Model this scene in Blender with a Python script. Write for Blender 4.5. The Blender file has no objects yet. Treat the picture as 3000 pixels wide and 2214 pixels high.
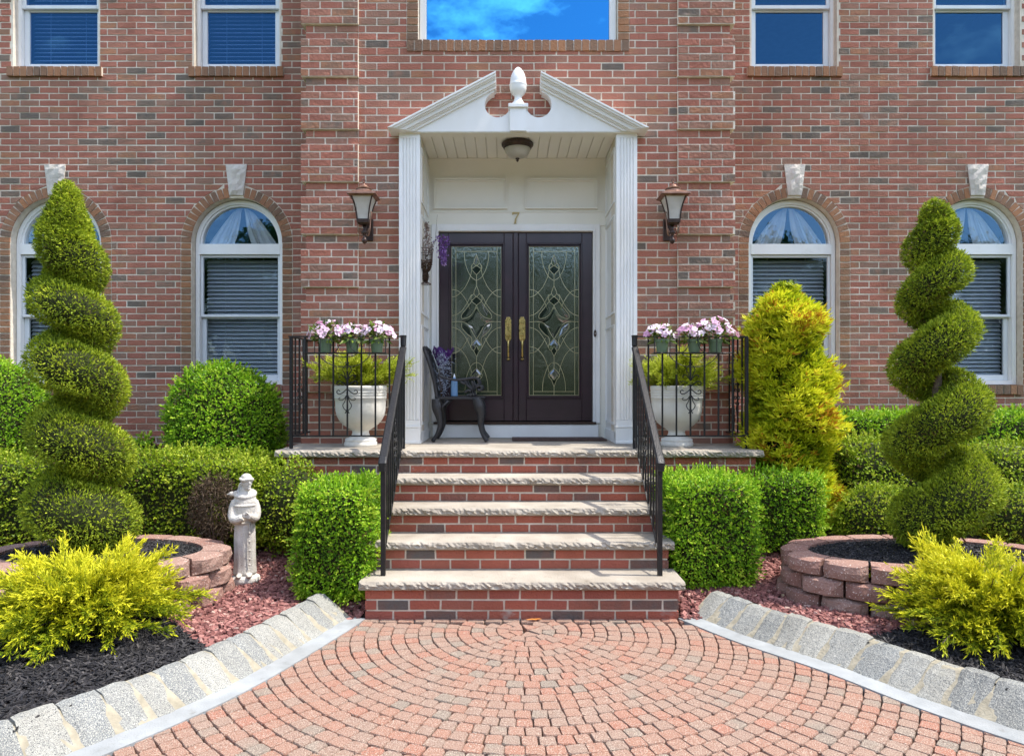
import bpy, bmesh, math, random
import numpy as np
from mathutils import Vector, Matrix, Quaternion

random.seed(7)
rng = np.random.default_rng(7)
PI = math.pi
R = math.radians
scene = bpy.context.scene
COL = scene.collection

# ------------------------------------------------------------------ camera
F, PX, PY, CX, H = 2050.0, 1490.0, 1130.0, -0.085, 1.49
cam_d = bpy.data.cameras.new('camera')
cam = bpy.data.objects.new('camera', cam_d)
COL.objects.link(cam)
cam.location = (CX, 0, H)
cam.rotation_euler = (PI / 2, 0, 0)
cam_d.sensor_width = 36
cam_d.lens = 36 * F / 3000
cam_d.shift_x = (1500 - PX) / 3000
cam_d.shift_y = (PY - 1107) / 3000
cam_d.clip_start = 0.05
cam_d.clip_end = 2000
scene.camera = cam

# ------------------------------------------------------------------ sky, sun, exposure
SUN_EL, SUN_FRONT = R(63), R(4)
world = bpy.data.worlds.new('World')
scene.world = world
world.use_nodes = True
wn, wl = world.node_tree.nodes, world.node_tree.links
wn.clear()
sky = wn.new('ShaderNodeTexSky')
sky.sky_type = 'NISHITA'
sky.sun_disc = False
sky.sun_elevation = SUN_EL
sky.sun_rotation = PI / 2 + SUN_FRONT
sky.air_density = 1.0
sky.dust_density = 1.6
sky.ozone_density = 0.8
tc = wn.new('ShaderNodeTexCoord')
mp = wn.new('ShaderNodeMapping')
mp.inputs['Scale'].default_value = (1, 1, 2.2)
mp.inputs['Location'].default_value = (0.14, 0.0, 0.0)
cn = wn.new('ShaderNodeTexNoise')
cn.inputs['Scale'].default_value = 3.1
cn.inputs['Detail'].default_value = 7
cn.inputs['Roughness'].default_value = 0.62
cr = wn.new('ShaderNodeValToRGB')
cr.color_ramp.elements[0].position = 0.52
cr.color_ramp.elements[1].position = 0.64
cr.color_ramp.elements[1].color = (0.85, 0.85, 0.85, 1)
cm = wn.new('ShaderNodeMixRGB')
cm.inputs['Color2'].default_value = (9.5, 9.6, 10.0, 1)
bg = wn.new('ShaderNodeBackground')
bg.inputs['Strength'].default_value = 0.15
wo = wn.new('ShaderNodeOutputWorld')
wl.new(tc.outputs['Generated'], mp.inputs['Vector'])
wl.new(mp.outputs['Vector'], cn.inputs['Vector'])
wl.new(cn.outputs['Fac'], cr.inputs['Fac'])
wl.new(cr.outputs['Color'], cm.inputs['Fac'])
wl.new(sky.outputs['Color'], cm.inputs['Color1'])
wl.new(cm.outputs['Color'], bg.inputs['Color'])
wl.new(bg.outputs['Background'], wo.inputs['Surface'])

sun_d = bpy.data.lights.new('sun', 'SUN')
sun_d.energy = 2.25
sun_d.angle = R(0.5)
sun_d.color = (1.0, 0.95, 0.86)
sun = bpy.data.objects.new('sun', sun_d)
COL.objects.link(sun)
sun_dir = Vector((math.cos(SUN_EL) * math.cos(SUN_FRONT), -math.cos(SUN_EL) * math.sin(SUN_FRONT), math.sin(SUN_EL)))
sun.rotation_euler = sun_dir.to_track_quat('Z', 'Y').to_euler()
sun.location = sun_dir * 30

vs = scene.view_settings
vs.view_transform = 'Standard'
vs.look = 'None'
vs.gamma = 1
vs.use_curve_mapping = False
vs.exposure = 1.58

# ------------------------------------------------------------------ helpers
def wx(px, d): return CX + (px - PX) * d / F      # photo column at distance d -> metres
def wz(py, d): return H - (py - PY) * d / F

def rloc(o):
    v = Vector((0, 0, 0))
    while o is not None:
        v += o.location
        o = o.parent
    return v

def tag(o, label=None, cat=None, group=None, kind=None):
    if label: o['label'] = label
    if cat: o['category'] = cat
    if group: o['group'] = group
    if kind: o['kind'] = kind
    return o

def thing(name, label, cat, loc=(0, 0, 0), rz=0, group=None, kind=None):
    o = bpy.data.objects.new(name, None)
    COL.objects.link(o)
    o.location = loc
    o.rotation_euler = (0, 0, rz)
    return tag(o, label, cat, group, kind)

def np_mesh(name, verts, faces_n, idx, rnd=None, smooth=False):
    """verts (N,3); faces_n = loop count of each face (int or array); idx flat loop indices."""
    me = bpy.data.meshes.new(name)
    verts = np.asarray(verts, dtype=np.float32)
    idx = np.asarray(idx, dtype=np.int32).ravel()
    me.vertices.add(len(verts))
    me.vertices.foreach_set('co', verts.ravel())
    me.loops.add(len(idx))
    me.loops.foreach_set('vertex_index', idx)
    if np.isscalar(faces_n):
        nf = len(idx) // faces_n
        starts = np.arange(nf, dtype=np.int32) * faces_n
    else:
        faces_n = np.asarray(faces_n, dtype=np.int32)
        nf = len(faces_n)
        starts = np.concatenate([[0], np.cumsum(faces_n)[:-1]]).astype(np.int32)
    me.polygons.add(nf)
    me.polygons.foreach_set('loop_start', starts)
    me.update(calc_edges=True)
    me.polygons.foreach_set('use_smooth', np.full(nf, bool(smooth)))
    if rnd is not None:
        a = me.attributes.new('rnd', 'FLOAT', 'FACE')
        a.data.foreach_set('value', np.asarray(rnd, dtype=np.float32))
    return me

def link(name, me, mat, parent=None, loc=None, world=True):
    o = bpy.data.objects.new(name, me)
    COL.objects.link(o)
    if mat is not None and len(me.materials) == 0:
        me.materials.append(mat)
    if parent is not None:
        o.parent = parent
    if loc is not None:
        o.location = loc
    return o

class MB:
    """collects polygons; build() links them as one mesh"""
    def __init__(self):
        self.v, self.f, self.r = [], [], []
    def add(self, vs_, fs_, rnd=0.5):
        b = len(self.v)
        self.v += [tuple(p) for p in vs_]
        for f in fs_:
            self.f.append([b + i for i in f])
            self.r.append(rnd)
    def box(self, x0, x1, y0, y1, z0, z1, m=None, rnd=0.5, bev=0.0):
        if bev > 0:
            bm = bmesh.new()
            bmesh.ops.create_cube(bm, size=1)
            for v in bm.verts:
                v.co = Vector(((x0 + x1) / 2 + v.co.x * (x1 - x0), (y0 + y1) / 2 + v.co.y * (y1 - y0), (z0 + z1) / 2 + v.co.z * (z1 - z0)))
            bmesh.ops.bevel(bm, geom=bm.edges[:], offset=bev, segments=1, affect='EDGES')
            bm.verts.index_update()
            vv = [v.co.copy() for v in bm.verts]
            ff = [[v.index for v in f.verts] for f in bm.faces]
            bm.free()
        else:
            vv = [Vector(p) for p in ((x0, y0, z0), (x1, y0, z0), (x1, y1, z0), (x0, y1, z0), (x0, y0, z1), (x1, y0, z1), (x1, y1, z1), (x0, y1, z1))]
            ff = [(0, 3, 2, 1), (4, 5, 6, 7), (0, 1, 5, 4), (1, 2, 6, 5), (2, 3, 7, 6), (3, 0, 4, 7)]
        if m is not None:
            vv = [m @ v for v in vv]
        self.add(vv, ff, rnd)
        return self
    def tube(self, pts, r, n=6, caps=True, flat=None, rnd=0.5):
        pts = [Vector(p) for p in pts]
        rr = r if isinstance(r, (list, tuple)) else [r] * len(pts)
        vv, ff = [], []
        prev = None
        for i, p in enumerate(pts):
            t = (pts[min(i + 1, len(pts) - 1)] - pts[max(i - 1, 0)])
            t = t.normalized() if t.length > 1e-9 else Vector((0, 0, 1))
            if prev is None:
                a = Vector((0, 1, 0)) if abs(t.y) < 0.9 else Vector((1, 0, 0))
            else:
                a = prev
            u = (a - t * a.dot(t)).normalized()
            prev = u
            w = t.cross(u)
            for k in range(n):
                an = 2 * PI * (k + 0.5) / n
                fx = flat if flat else 1.0
                vv.append(p + (u * math.cos(an) * fx + w * math.sin(an)) * rr[i])
        for i in range(len(pts) - 1):
            for k in range(n):
                a, b = i * n + k, i * n + (k + 1) % n
                ff.append((a, b, b + n, a + n))
        if caps:
            ff.append(tuple(reversed(range(n))))
            ff.append(tuple(range((len(pts) - 1) * n, len(pts) * n)))
        self.add(vv, ff, rnd)
        return self
    def lathe(self, prof, c=(0, 0, 0), n=20, rnd=0.5, sx=1, sy=1, a0=0.0):
        vv, ff = [], []
        for (r, z) in prof:
            for k in range(n):
                a = a0 + 2 * PI * k / n
                vv.append((c[0] + r * math.cos(a) * sx, c[1] + r * math.sin(a) * sy, c[2] + z))
        m = len(prof)
        for i in range(m - 1):
            for k in range(n):
                a, b = i * n + k, i * n + (k + 1) % n
                ff.append((a, b, b + n, a + n))
        ff.append(tuple(reversed(range(n))))
        ff.append(tuple(range((m - 1) * n, m * n)))
        self.add(vv, ff, rnd)
        return self
    def prism_xz(self, poly, y0, y1, rnd=0.5):
        """polygon in x,z extruded from y0 (front) to y1"""
        n = len(poly)
        vv = [(x, y0, z) for x, z in poly] + [(x, y1, z) for x, z in poly]
        ff = [tuple(range(n)), tuple(reversed(range(n, 2 * n)))]
        for i in range(n):
            j = (i + 1) % n
            ff.append((j, i, i + n, j + n))
        self.add(vv, ff, rnd)
        return self
    def prism_xy(self, poly, z0, z1, rnd=0.5):
        n = len(poly)
        vv = [(x, y, z0) for x, y in poly] + [(x, y, z1) for x, y in poly]
        ff = [tuple(reversed(range(n))), tuple(range(n, 2 * n))]
        for i in range(n):
            j = (i + 1) % n
            ff.append((i, j, j + n, i + n))
        self.add(vv, ff, rnd)
        return self
    def ell(self, c, rad, seg=12, rings=8, rot=None, rnd=0.5):
        vv, ff = [], []
        for i in range(rings + 1):
            th = PI * i / rings
            for k in range(seg):
                a = 2 * PI * k / seg
                p = Vector((rad[0] * math.sin(th) * math.cos(a), rad[1] * math.sin(th) * math.sin(a), rad[2] * math.cos(th)))
                if rot is not None: p = rot @ p
                vv.append(p + Vector(c))
        for i in range(rings):
            for k in range(seg):
                a, b = i * seg + k, i * seg + (k + 1) % seg
                ff.append((a, a + seg, b + seg, b))
        self.add(vv, ff, rnd)
        return self
    def mesh(self, name, off=(0, 0, 0), smooth=False):
        v = np.array(self.v, dtype=np.float32) - np.array(off, dtype=np.float32)
        n = np.array([len(f) for f in self.f], dtype=np.int32)
        idx = np.concatenate([np.array(f, dtype=np.int32) for f in self.f])
        return np_mesh(name, v, n, idx, self.r, smooth)
    def build(self, name, mat, parent=None, local=False, smooth=False, recalc=False):
        off = (0, 0, 0) if (local or parent is None) else rloc(parent)
        me = self.mesh(name, off, smooth)
        if recalc:
            bm = bmesh.new(); bm.from_mesh(me)
            bmesh.ops.remove_doubles(bm, verts=bm.verts[:], dist=1e-5)
            bmesh.ops.recalc_face_normals(bm, faces=bm.faces[:])
            bm.to_mesh(me); bm.free()
        return link(name, me, mat, parent)

def bevel_mod(o, w, seg=1):
    b = o.modifiers.new('bevel', 'BEVEL')
    b.width = w; b.segments = seg; b.limit_method = 'ANGLE'
    return o

def smooth_curve(pts, step):
    """Catmull-Rom through pts, resampled evenly"""
    P = [np.array(p, float) for p in pts]
    P = [2 * P[0] - P[1]] + P + [2 * P[-1] - P[-2]]
    out = []
    for i in range(1, len(P) - 2):
        for t in np.linspace(0, 1, 40, endpoint=False):
            a, b, c, d = P[i - 1], P[i], P[i + 1], P[i + 2]
            out.append(0.5 * ((2 * b) + (c - a) * t + (2 * a - 5 * b + 4 * c - d) * t * t + (-a + 3 * b - 3 * c + d) * t ** 3))
    out.append(P[-2])
    out = np.array(out)
    s = np.concatenate([[0], np.cumsum(np.linalg.norm(np.diff(out, axis=0), axis=1))])
    n = max(2, int(round(s[-1] / step)) + 1)
    q = np.linspace(0, s[-1], n)
    return np.stack([np.interp(q, s, out[:, k]) for k in range(out.shape[1])], axis=1)

# ------------------------------------------------------------------ materials
def mat(name, cols, src='noise', scale=8.0, mix=0.25, rough=0.7, metal=0.0, spec=0.5, bump=0.0, bscale=60.0,
        speck=None, coat=0.0, transl=0.0, stain=None, rough_var=0.0, detail=4.0, grime=0.0):
    """cols: [(pos, rgb)...] ramp driven by src: 'noise', 'object' (random per object) or 'attr' (random per piece)."""
    m = bpy.data.materials.new(name)
    m.use_nodes = True
    n, l = m.node_tree.nodes, m.node_tree.links
    n.clear()
    out = n.new('ShaderNodeOutputMaterial')
    bs = n.new('ShaderNodeBsdfPrincipled')
    l.new(bs.outputs[0], out.inputs['Surface'])
    bs.inputs['Roughness'].default_value = rough
    bs.inputs['Metallic'].default_value = metal
    bs.inputs['Specular IOR Level'].default_value = spec
    if coat:
        bs.inputs['Coat Weight'].default_value = coat
        bs.inputs['Coat Roughness'].default_value = 0.12
    geo = n.new('ShaderNodeNewGeometry')
    nz = n.new('ShaderNodeTexNoise')
    nz.inputs['Scale'].default_value = scale
    nz.inputs['Detail'].default_value = detail
    l.new(geo.outputs['Position'], nz.inputs['Vector'])
    rp = n.new('ShaderNodeValToRGB')
    el = rp.color_ramp.elements
    el[0].position, el[0].color = cols[0][0], (*cols[0][1], 1)
    if len(cols) == 1:
        el[1].position, el[1].color = 1.0, (*cols[0][1], 1)
    else:
        el[1].position, el[1].color = cols[-1][0], (*cols[-1][1], 1)
        for p, c in cols[1:-1]:
            e = el.new(p); e.color = (*c, 1)
    if src == 'noise':
        l.new(nz.outputs['Fac'], rp.inputs['Fac'])
    else:
        if src == 'object':
            s = n.new('ShaderNodeObjectInfo').outputs['Random']
        else:
            at = n.new('ShaderNodeAttribute'); at.attribute_name = 'rnd'; s = at.outputs['Fac']
        ma = n.new('ShaderNodeMath'); ma.operation = 'MULTIPLY_ADD'
        ma.inputs[1].default_value = 1.0
        nb = n.new('ShaderNodeMath'); nb.operation = 'MULTIPLY_ADD'
        nb.inputs[1].default_value = mix * 2; nb.inputs[2].default_value = -mix
        l.new(nz.outputs['Fac'], nb.inputs[0])
        l.new(s, ma.inputs[0]); l.new(nb.outputs[0], ma.inputs[2])
        l.new(ma.outputs[0], rp.inputs['Fac'])
    colr = rp.outputs['Color']
    def mixin(c_in, fac_out, color, mode='MIX'):
        mx = n.new('ShaderNodeMixRGB'); mx.blend_type = mode
        l.new(fac_out, mx.inputs['Fac']); l.new(c_in, mx.inputs['Color1'])
        mx.inputs['Color2'].default_value = (*color, 1)
        return mx.outputs['Color']
    if speck:
        for (sc, lo, hi, color) in speck:
            sn = n.new('ShaderNodeTexNoise'); sn.inputs['Scale'].default_value = sc
            sn.inputs['Detail'].default_value = 2.0
            l.new(geo.outputs['Position'], sn.inputs['Vector'])
            sr = n.new('ShaderNodeValToRGB')
            sr.color_ramp.elements[0].position = lo; sr.color_ramp.elements[1].position = hi
            l.new(sn.outputs['Fac'], sr.inputs['Fac'])
            colr = mixin(colr, sr.outputs['Color'], color)
    if stain:
        sc, lo, hi, color = stain
        sn = n.new('ShaderNodeTexNoise'); sn.inputs['Scale'].default_value = sc
        sn.inputs['Detail'].default_value = 6.0; sn.inputs['Roughness'].default_value = 0.65
        l.new(geo.outputs['Position'], sn.inputs['Vector'])
        sr = n.new('ShaderNodeValToRGB')
        sr.color_ramp.elements[0].position = lo; sr.color_ramp.elements[1].position = hi
        l.new(sn.outputs['Fac'], sr.inputs['Fac'])
        colr = mixin(colr, sr.outputs['Color'], color)
    if grime:      # broad weathering shared by neighbouring pieces
        gn = n.new('ShaderNodeTexNoise'); gn.inputs['Scale'].default_value = 1.7
        gn.inputs['Detail'].default_value = 8.0; gn.inputs['Roughness'].default_value = 0.62
        gmp = n.new('ShaderNodeMapping'); gmp.inputs['Scale'].default_value = (1.25, 1.25, 0.5)
        l.new(geo.outputs['Position'], gmp.inputs['Vector']); l.new(gmp.outputs[0], gn.inputs['Vector'])
        gr_ = n.new('ShaderNodeValToRGB')
        gr_.color_ramp.elements[0].position = 0.32; gr_.color_ramp.elements[1].position = 0.62
        lo_ = 1 - grime
        gr_.color_ramp.elements[0].color = (lo_, lo_ * .98, lo_ * .95, 1); gr_.color_ramp.elements[1].color = (1, 1, 1, 1)
        l.new(gn.outputs['Fac'], gr_.inputs['Fac'])
        gm = n.new('ShaderNodeMixRGB'); gm.blend_type = 'MULTIPLY'; gm.inputs['Fac'].default_value = 1
        l.new(colr, gm.inputs['Color1']); l.new(gr_.outputs['Color'], gm.inputs['Color2'])
        colr = gm.outputs['Color']
    l.new(colr, bs.inputs['Base Color'])
    if bump:
        bn = n.new('ShaderNodeTexNoise'); bn.inputs['Scale'].default_value = bscale
        bn.inputs['Detail'].default_value = 5.0
        l.new(geo.outputs['Position'], bn.inputs['Vector'])
        bp = n.new('ShaderNodeBump'); bp.inputs['Strength'].default_value = bump
        bp.inputs['Distance'].default_value = 0.01
        l.new(bn.outputs['Fac'], bp.inputs['Height'])
        l.new(bp.outputs['Normal'], bs.inputs['Normal'])
    if rough_var:
        rv = n.new('ShaderNodeMath'); rv.operation = 'MULTIPLY_ADD'
        rv.inputs[1].default_value = rough_var * 2; rv.inputs[2].default_value = rough - rough_var
        l.new(nz.outputs['Fac'], rv.inputs[0]); l.new(rv.outputs[0], bs.inputs['Roughness'])
    if transl:
        tr = n.new('ShaderNodeBsdfTranslucent')
        l.new(colr, tr.inputs['Color'])
        ms = n.new('ShaderNodeMixShader'); ms.inputs[0].default_value = transl
        l.new(bs.outputs[0], ms.inputs[1]); l.new(tr.outputs[0], ms.inputs[2])
        l.new(ms.outputs[0], out.inputs['Surface'])
    return m

def glass_mat(name, refl, tint, rough=0.015, bump=0.0, bscale=20.0, rcol=(1, 1, 1), stretch=None):
    """window pane: mirror coat over a tinted see-through sheet"""
    m = bpy.data.materials.new(name)
    m.use_nodes = True
    n, l = m.node_tree.nodes, m.node_tree.links
    n.clear()
    out = n.new('ShaderNodeOutputMaterial')
    gl = n.new('ShaderNodeBsdfGlossy'); gl.inputs['Roughness'].default_value = rough
    gl.inputs['Color'].default_value = (*rcol, 1)
    tr = n.new('ShaderNodeBsdfTransparent'); tr.inputs['Color'].default_value = (*tint, 1)
    fr = n.new('ShaderNodeFresnel'); fr.inputs['IOR'].default_value = 1.5
    ad = n.new('ShaderNodeMath'); ad.operation = 'ADD'; ad.use_clamp = True
    ad.inputs[1].default_value = refl
    l.new(fr.outputs[0], ad.inputs[0])
    gb = n.new('ShaderNodeNewGeometry')                 # the inner face of the thin sheet only lets light through
    nb_ = n.new('ShaderNodeMath'); nb_.operation = 'SUBTRACT'; nb_.inputs[0].default_value = 1.0
    l.new(gb.outputs['Backfacing'], nb_.inputs[1])
    mu = n.new('ShaderNodeMath'); mu.operation = 'MULTIPLY'
    l.new(ad.outputs[0], mu.inputs[0]); l.new(nb_.outputs[0], mu.inputs[1])
    ms = n.new('ShaderNodeMixShader')
    l.new(mu.outputs[0], ms.inputs[0]); l.new(tr.outputs[0], ms.inputs[1]); l.new(gl.outputs[0], ms.inputs[2])
    l.new(ms.outputs[0], out.inputs['Surface'])
    if bump:
        geo = n.new('ShaderNodeNewGeometry')
        mpn = n.new('ShaderNodeMapping')
        if stretch: mpn.inputs['Scale'].default_value = stretch
        l.new(geo.outputs['Position'], mpn.inputs['Vector'])
        bn = n.new('ShaderNodeTexNoise'); bn.inputs['Scale'].default_value = bscale
        bn.inputs['Detail'].default_value = 3.0
        l.new(mpn.outputs[0], bn.inputs['Vector'])
        bp = n.new('ShaderNodeBump'); bp.inputs['Strength'].default_value = bump
        bp.inputs['Distance'].default_value = 0.01
        l.new(bn.outputs['Fac'], bp.inputs['Height'])
        l.new(bp.outputs['Normal'], gl.inputs['Normal'])
    return m

BRK = [(0.0, (0.15, 0.122, 0.10)), (0.05, (0.205, 0.15, 0.115)), (0.09, (0.285, 0.168, 0.12)), (0.30, (0.345, 0.160, 0.110)),
       (0.60, (0.385, 0.145, 0.098)), (0.90, (0.335, 0.135, 0.096)), (0.96, (0.38, 0.178, 0.10)), (1.0, (0.31, 0.17, 0.11))]
BST = [(0.0, (0.12, 0.10, 0.09)), (0.08, (0.18, 0.10, 0.08)), (0.2, (0.30, 0.105, 0.072)), (0.6, (0.37, 0.105, 0.065)), (1.0, (0.31, 0.095, 0.07))]
ORG = [(0.0, (0.16, 0.11, 0.08)), (0.3, (0.29, 0.155, 0.09)), (0.7, (0.36, 0.17, 0.085)), (1.0, (0.25, 0.14, 0.09))]
bk = dict(scale=14, mix=0.10, rough=0.85, spec=0.25, bump=0.8, bscale=70, grime=0.22)
efl = (5.0, 0.66, 0.80, (0.42, 0.33, 0.29))
M = {}
M['brick'] = mat('brick', BRK, src='object', stain=efl, **bk)
qk = dict(bk, bump=1.0, bscale=34)
M['quoin_brick'] = mat('quoin_brick', BRK, src='object', stain=efl, **qk)
M['quoin_brick_mass'] = mat('quoin_brick_mass', BRK, src='attr', stain=efl, **qk)
M['brick_mass'] = mat('brick_mass', BRK, src='attr', stain=efl, **bk)
M['step_brick'] = mat('step_brick', BST, src='object', stain=(7.0, 0.64, 0.82, (0.42, 0.36, 0.31)), **bk)
M['step_brick_mass'] = mat('step_brick_mass', BST, src='attr', **bk)
M['sill_brick'] = mat('sill_brick', ORG, src='object', **bk)
M['mortar'] = mat('mortar', [(0.3, (0.66, 0.58, 0.47)), (0.7, (0.82, 0.74, 0.62))], scale=20, rough=0.95, spec=0.1, bump=0.4, bscale=140, grime=0.25)
M['stone'] = mat('stone', [(0.25, (0.30, 0.262, 0.215)), (0.55, (0.37, 0.33, 0.275)), (0.8, (0.42, 0.38, 0.325))], scale=5, rough=0.85, spec=0.2, bump=0.5, bscale=90,
                 stain=(9, 0.60, 0.76, (0.20, 0.17, 0.13)), grime=0.2)
M['keystone'] = mat('keystone', [(0.3, (0.50, 0.45, 0.39)), (0.7, (0.62, 0.57, 0.51))], scale=9, rough=0.9, spec=0.2, bump=0.9, bscale=28)
M['trim'] = mat('trim', [(0.3, (0.77, 0.77, 0.75)), (0.7, (0.82, 0.82, 0.80))], scale=3, rough=0.45, spec=0.4, stain=(4, 0.66, 0.9, (0.60, 0.60, 0.56)), grime=0.08, bump=0.06, bscale=40)
M['cream'] = mat('cream', [(0.3, (0.77, 0.745, 0.65)), (0.7, (0.81, 0.785, 0.69))], scale=3, rough=0.5, spec=0.4)
M['vinyl'] = mat('vinyl', [(0.3, (0.62, 0.64, 0.65)), (0.7, (0.68, 0.70, 0.71))], scale=4, rough=0.4, spec=0.5)
M['door'] = mat('door', [(0.3, (0.020, 0.009, 0.014)), (0.7, (0.034, 0.014, 0.022))], scale=6, rough=0.32, spec=0.5, coat=0.3)
M['came'] = mat('came', [(0.3, (0.50, 0.46, 0.26)), (0.7, (0.62, 0.57, 0.34))], rough=0.35, metal=0.7)
M['brass'] = mat('brass', [(0.3, (0.46, 0.33, 0.11)), (0.7, (0.66, 0.50, 0.19))], scale=30, rough=0.28, metal=1.0, rough_var=0.08)
M['number'] = mat('number', [(0.3, (0.34, 0.25, 0.09)), (0.7, (0.44, 0.33, 0.13))], rough=0.35, metal=0.25)
M['glass_up'] = glass_mat('glass_up', 0.12, (0.60, 0.68, 0.80), rcol=(0.12, 0.36, 0.66), bump=0.04, bscale=4)
M['glass_bay'] = glass_mat('glass_bay', 0.45, (0.20, 0.24, 0.28), rcol=(0.07, 0.45, 0.95), bump=0.03, bscale=3)
M['glass_low'] = glass_mat('glass_low', 0.035, (0.76, 0.79, 0.81), rcol=(0.8, 0.92, 1.0), bump=0.05, bscale=4)
M['glass_arch'] = glass_mat('glass_arch', 0.09, (0.92, 0.95, 0.97), rcol=(0.35, 0.65, 1.0), bump=0.05, bscale=5)
M['glass_door'] = glass_mat('glass_door', 0.17, (0.30, 0.34, 0.32), rough=0.03, bump=0.14, bscale=60, rcol=(0.80, 0.90, 0.82), stretch=(1.6, 1, 0.5))
M['bevel_glass'] = glass_mat('bevel_glass', 0.16, (0.5, 0.56, 0.56), rough=0.04, bump=0.2, bscale=26)
M['blind'] = mat('blind', [(0.3, (0.74, 0.76, 0.78)), (0.7, (0.80, 0.82, 0.84))], scale=5, rough=0.5)
M['curtain'] = mat('curtain', [(0.3, (0.72, 0.70, 0.66)), (0.7, (0.80, 0.78, 0.74))], scale=9, rough=0.9, transl=0.35)
M['inside'] = mat('inside', [(0.4, (0.10, 0.095, 0.09)), (0.6, (0.13, 0.12, 0.11))], scale=2, rough=0.9)
M['iron'] = mat('iron', [(0.35, (0.010, 0.010, 0.011)), (0.8, (0.022, 0.021, 0.021))], scale=40, rough=0.42, spec=0.35, bump=0.25, bscale=90, stain=(60, 0.72, 0.80, (0.20, 0.19, 0.18)))
M['cast_iron'] = mat('cast_iron', [(0.35, (0.014, 0.014, 0.016)), (0.8, (0.035, 0.033, 0.035))], scale=50, rough=0.5, bump=0.4, bscale=120)
M['copper'] = mat('copper', [(0.3, (0.16, 0.085, 0.06)), (0.7, (0.30, 0.17, 0.12))], scale=25, rough=0.38, metal=0.6)
M['bronze'] = mat('bronze', [(0.3, (0.035, 0.022, 0.018)), (0.7, (0.075, 0.045, 0.035))], scale=25, rough=0.4, metal=0.5)
M['lamp_glass'] = mat('lamp_glass', [(0.3, (0.50, 0.47, 0.41)), (0.7, (0.60, 0.57, 0.51))], scale=12, rough=0.3, transl=0.2)
M['urn'] = mat('urn', [(0.25, (0.58, 0.55, 0.48)), (0.7, (0.72, 0.69, 0.62))], scale=6, rough=0.7, bump=0.3, bscale=40, stain=(5, 0.6, 0.85, (0.42, 0.40, 0.33)))
M['statue'] = mat('statue', [(0.25, (0.44, 0.40, 0.35)), (0.7, (0.60, 0.57, 0.52))], scale=16, rough=0.9, spec=0.2, bump=0.5, bscale=120, stain=(45, 0.60, 0.75, (0.24, 0.22, 0.19)))
M['granite'] = mat('granite', [(0.0, (0.17, 0.18, 0.18)), (1.0, (0.32, 0.31, 0.27))], src='object', scale=9, mix=0.2, rough=0.85, spec=0.3, bump=0.7, bscale=60,
                   speck=[(210, 0.48, 0.60, (0.37, 0.365, 0.325)), (240, 0.54, 0.64, (0.075, 0.078, 0.08))], grime=0.25)
M['joint'] = mat('joint', [(0.3, (0.22, 0.195, 0.14)), (0.7, (0.33, 0.295, 0.22))], scale=25, rough=0.95, bump=0.6, bscale=70)
M['concrete'] = mat('concrete', [(0.3, (0.25, 0.265, 0.27)), (0.7, (0.32, 0.335, 0.34))], scale=10, rough=0.9, bump=0.4, bscale=120, stain=(14, 0.6, 0.8, (0.17, 0.165, 0.15)), grime=0.2)
PAV = [(0.0, (0.20, 0.165, 0.132)), (0.05, (0.22, 0.175, 0.138)), (0.10, (0.25, 0.17, 0.13)), (0.5, (0.27, 0.158, 0.115)), (0.85, (0.28, 0.146, 0.102)), (1.0, (0.295, 0.132, 0.09))]
psp = [(210, 0.55, 0.63, (0.42, 0.345, 0.28)), (170, 0.58, 0.68, (0.12, 0.068, 0.053))]
M['paver'] = mat('paver', PAV, src='object', scale=10, mix=0.12, rough=0.9, spec=0.2, bump=0.7, bscale=150, speck=psp)
M['paver_mass'] = mat('paver_mass', PAV, src='attr', scale=10, mix=0.12, rough=0.9, spec=0.2, bump=0.7, bscale=150, speck=psp)
M['sand'] = mat('sand', [(0.3, (0.075, 0.058, 0.045)), (0.7, (0.15, 0.115, 0.09))], scale=60, rough=1.0, spec=0.1, bump=0.5, bscale=200)
M['mulch'] = mat('mulch', [(0.0, (0.010, 0.009, 0.010)), (0.7, (0.026, 0.024, 0.026)), (1.0, (0.075, 0.068, 0.065))], src='attr', mix=0.1, rough=0.75, spec=0.35)
M['red_rock'] = mat('red_rock', [(0.0, (0.14, 0.055, 0.05)), (0.5, (0.27, 0.115, 0.10)), (0.9, (0.37, 0.18, 0.155)), (1.0, (0.42, 0.30, 0.25))], src='attr', mix=0.1, rough=0.9, spec=0.25, bump=0.5, bscale=150)
M['soil'] = mat('soil', [(0.3, (0.020, 0.015, 0.013)), (0.7, (0.045, 0.034, 0.028))], scale=30, rough=1.0, spec=0.1, bump=0.6, bscale=90)
M['planter_block'] = mat('planter_block', [(0.0, (0.23, 0.125, 0.10)), (0.5, (0.285, 0.165, 0.132)), (1.0, (0.275, 0.18, 0.145))], src='object', scale=10, mix=0.2, rough=0.95, spec=0.15, bump=1.0, bscale=55,
                         speck=[(110, 0.64, 0.68, (0.62, 0.52, 0.46))])
M['pot'] = mat('pot', [(0.3, (0.085, 0.135, 0.075)), (0.7, (0.11, 0.165, 0.095))], scale=5, rough=0.5)
M['bark'] = mat('bark', [(0.3, (0.07, 0.05, 0.035)), (0.7, (0.15, 0.11, 0.08))], scale=30, rough=0.95, bump=0.8, bscale=60)
M['twig'] = mat('twig', [(0.3, (0.020, 0.026, 0.010)), (0.7, (0.040, 0.045, 0.018))], scale=20, rough=1.0, spec=0.1)  # twig colour with the shade of the plant's interior put into it
def leafm(name, cols, transl=0.28, rough=0.5, scale=5, mix=0.25):
    return mat(name, cols, src='attr', scale=scale, mix=mix, rough=rough, spec=0.16, transl=transl)
M['lf_spiral'] = leafm('lf_spiral', [(0.0, (0.12, 0.075, 0.025)), (0.03, (0.055, 0.09, 0.008)), (0.35, (0.18, 0.25, 0.014)), (0.7, (0.36, 0.44, 0.026)), (1.0, (0.54, 0.58, 0.05))])
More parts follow.
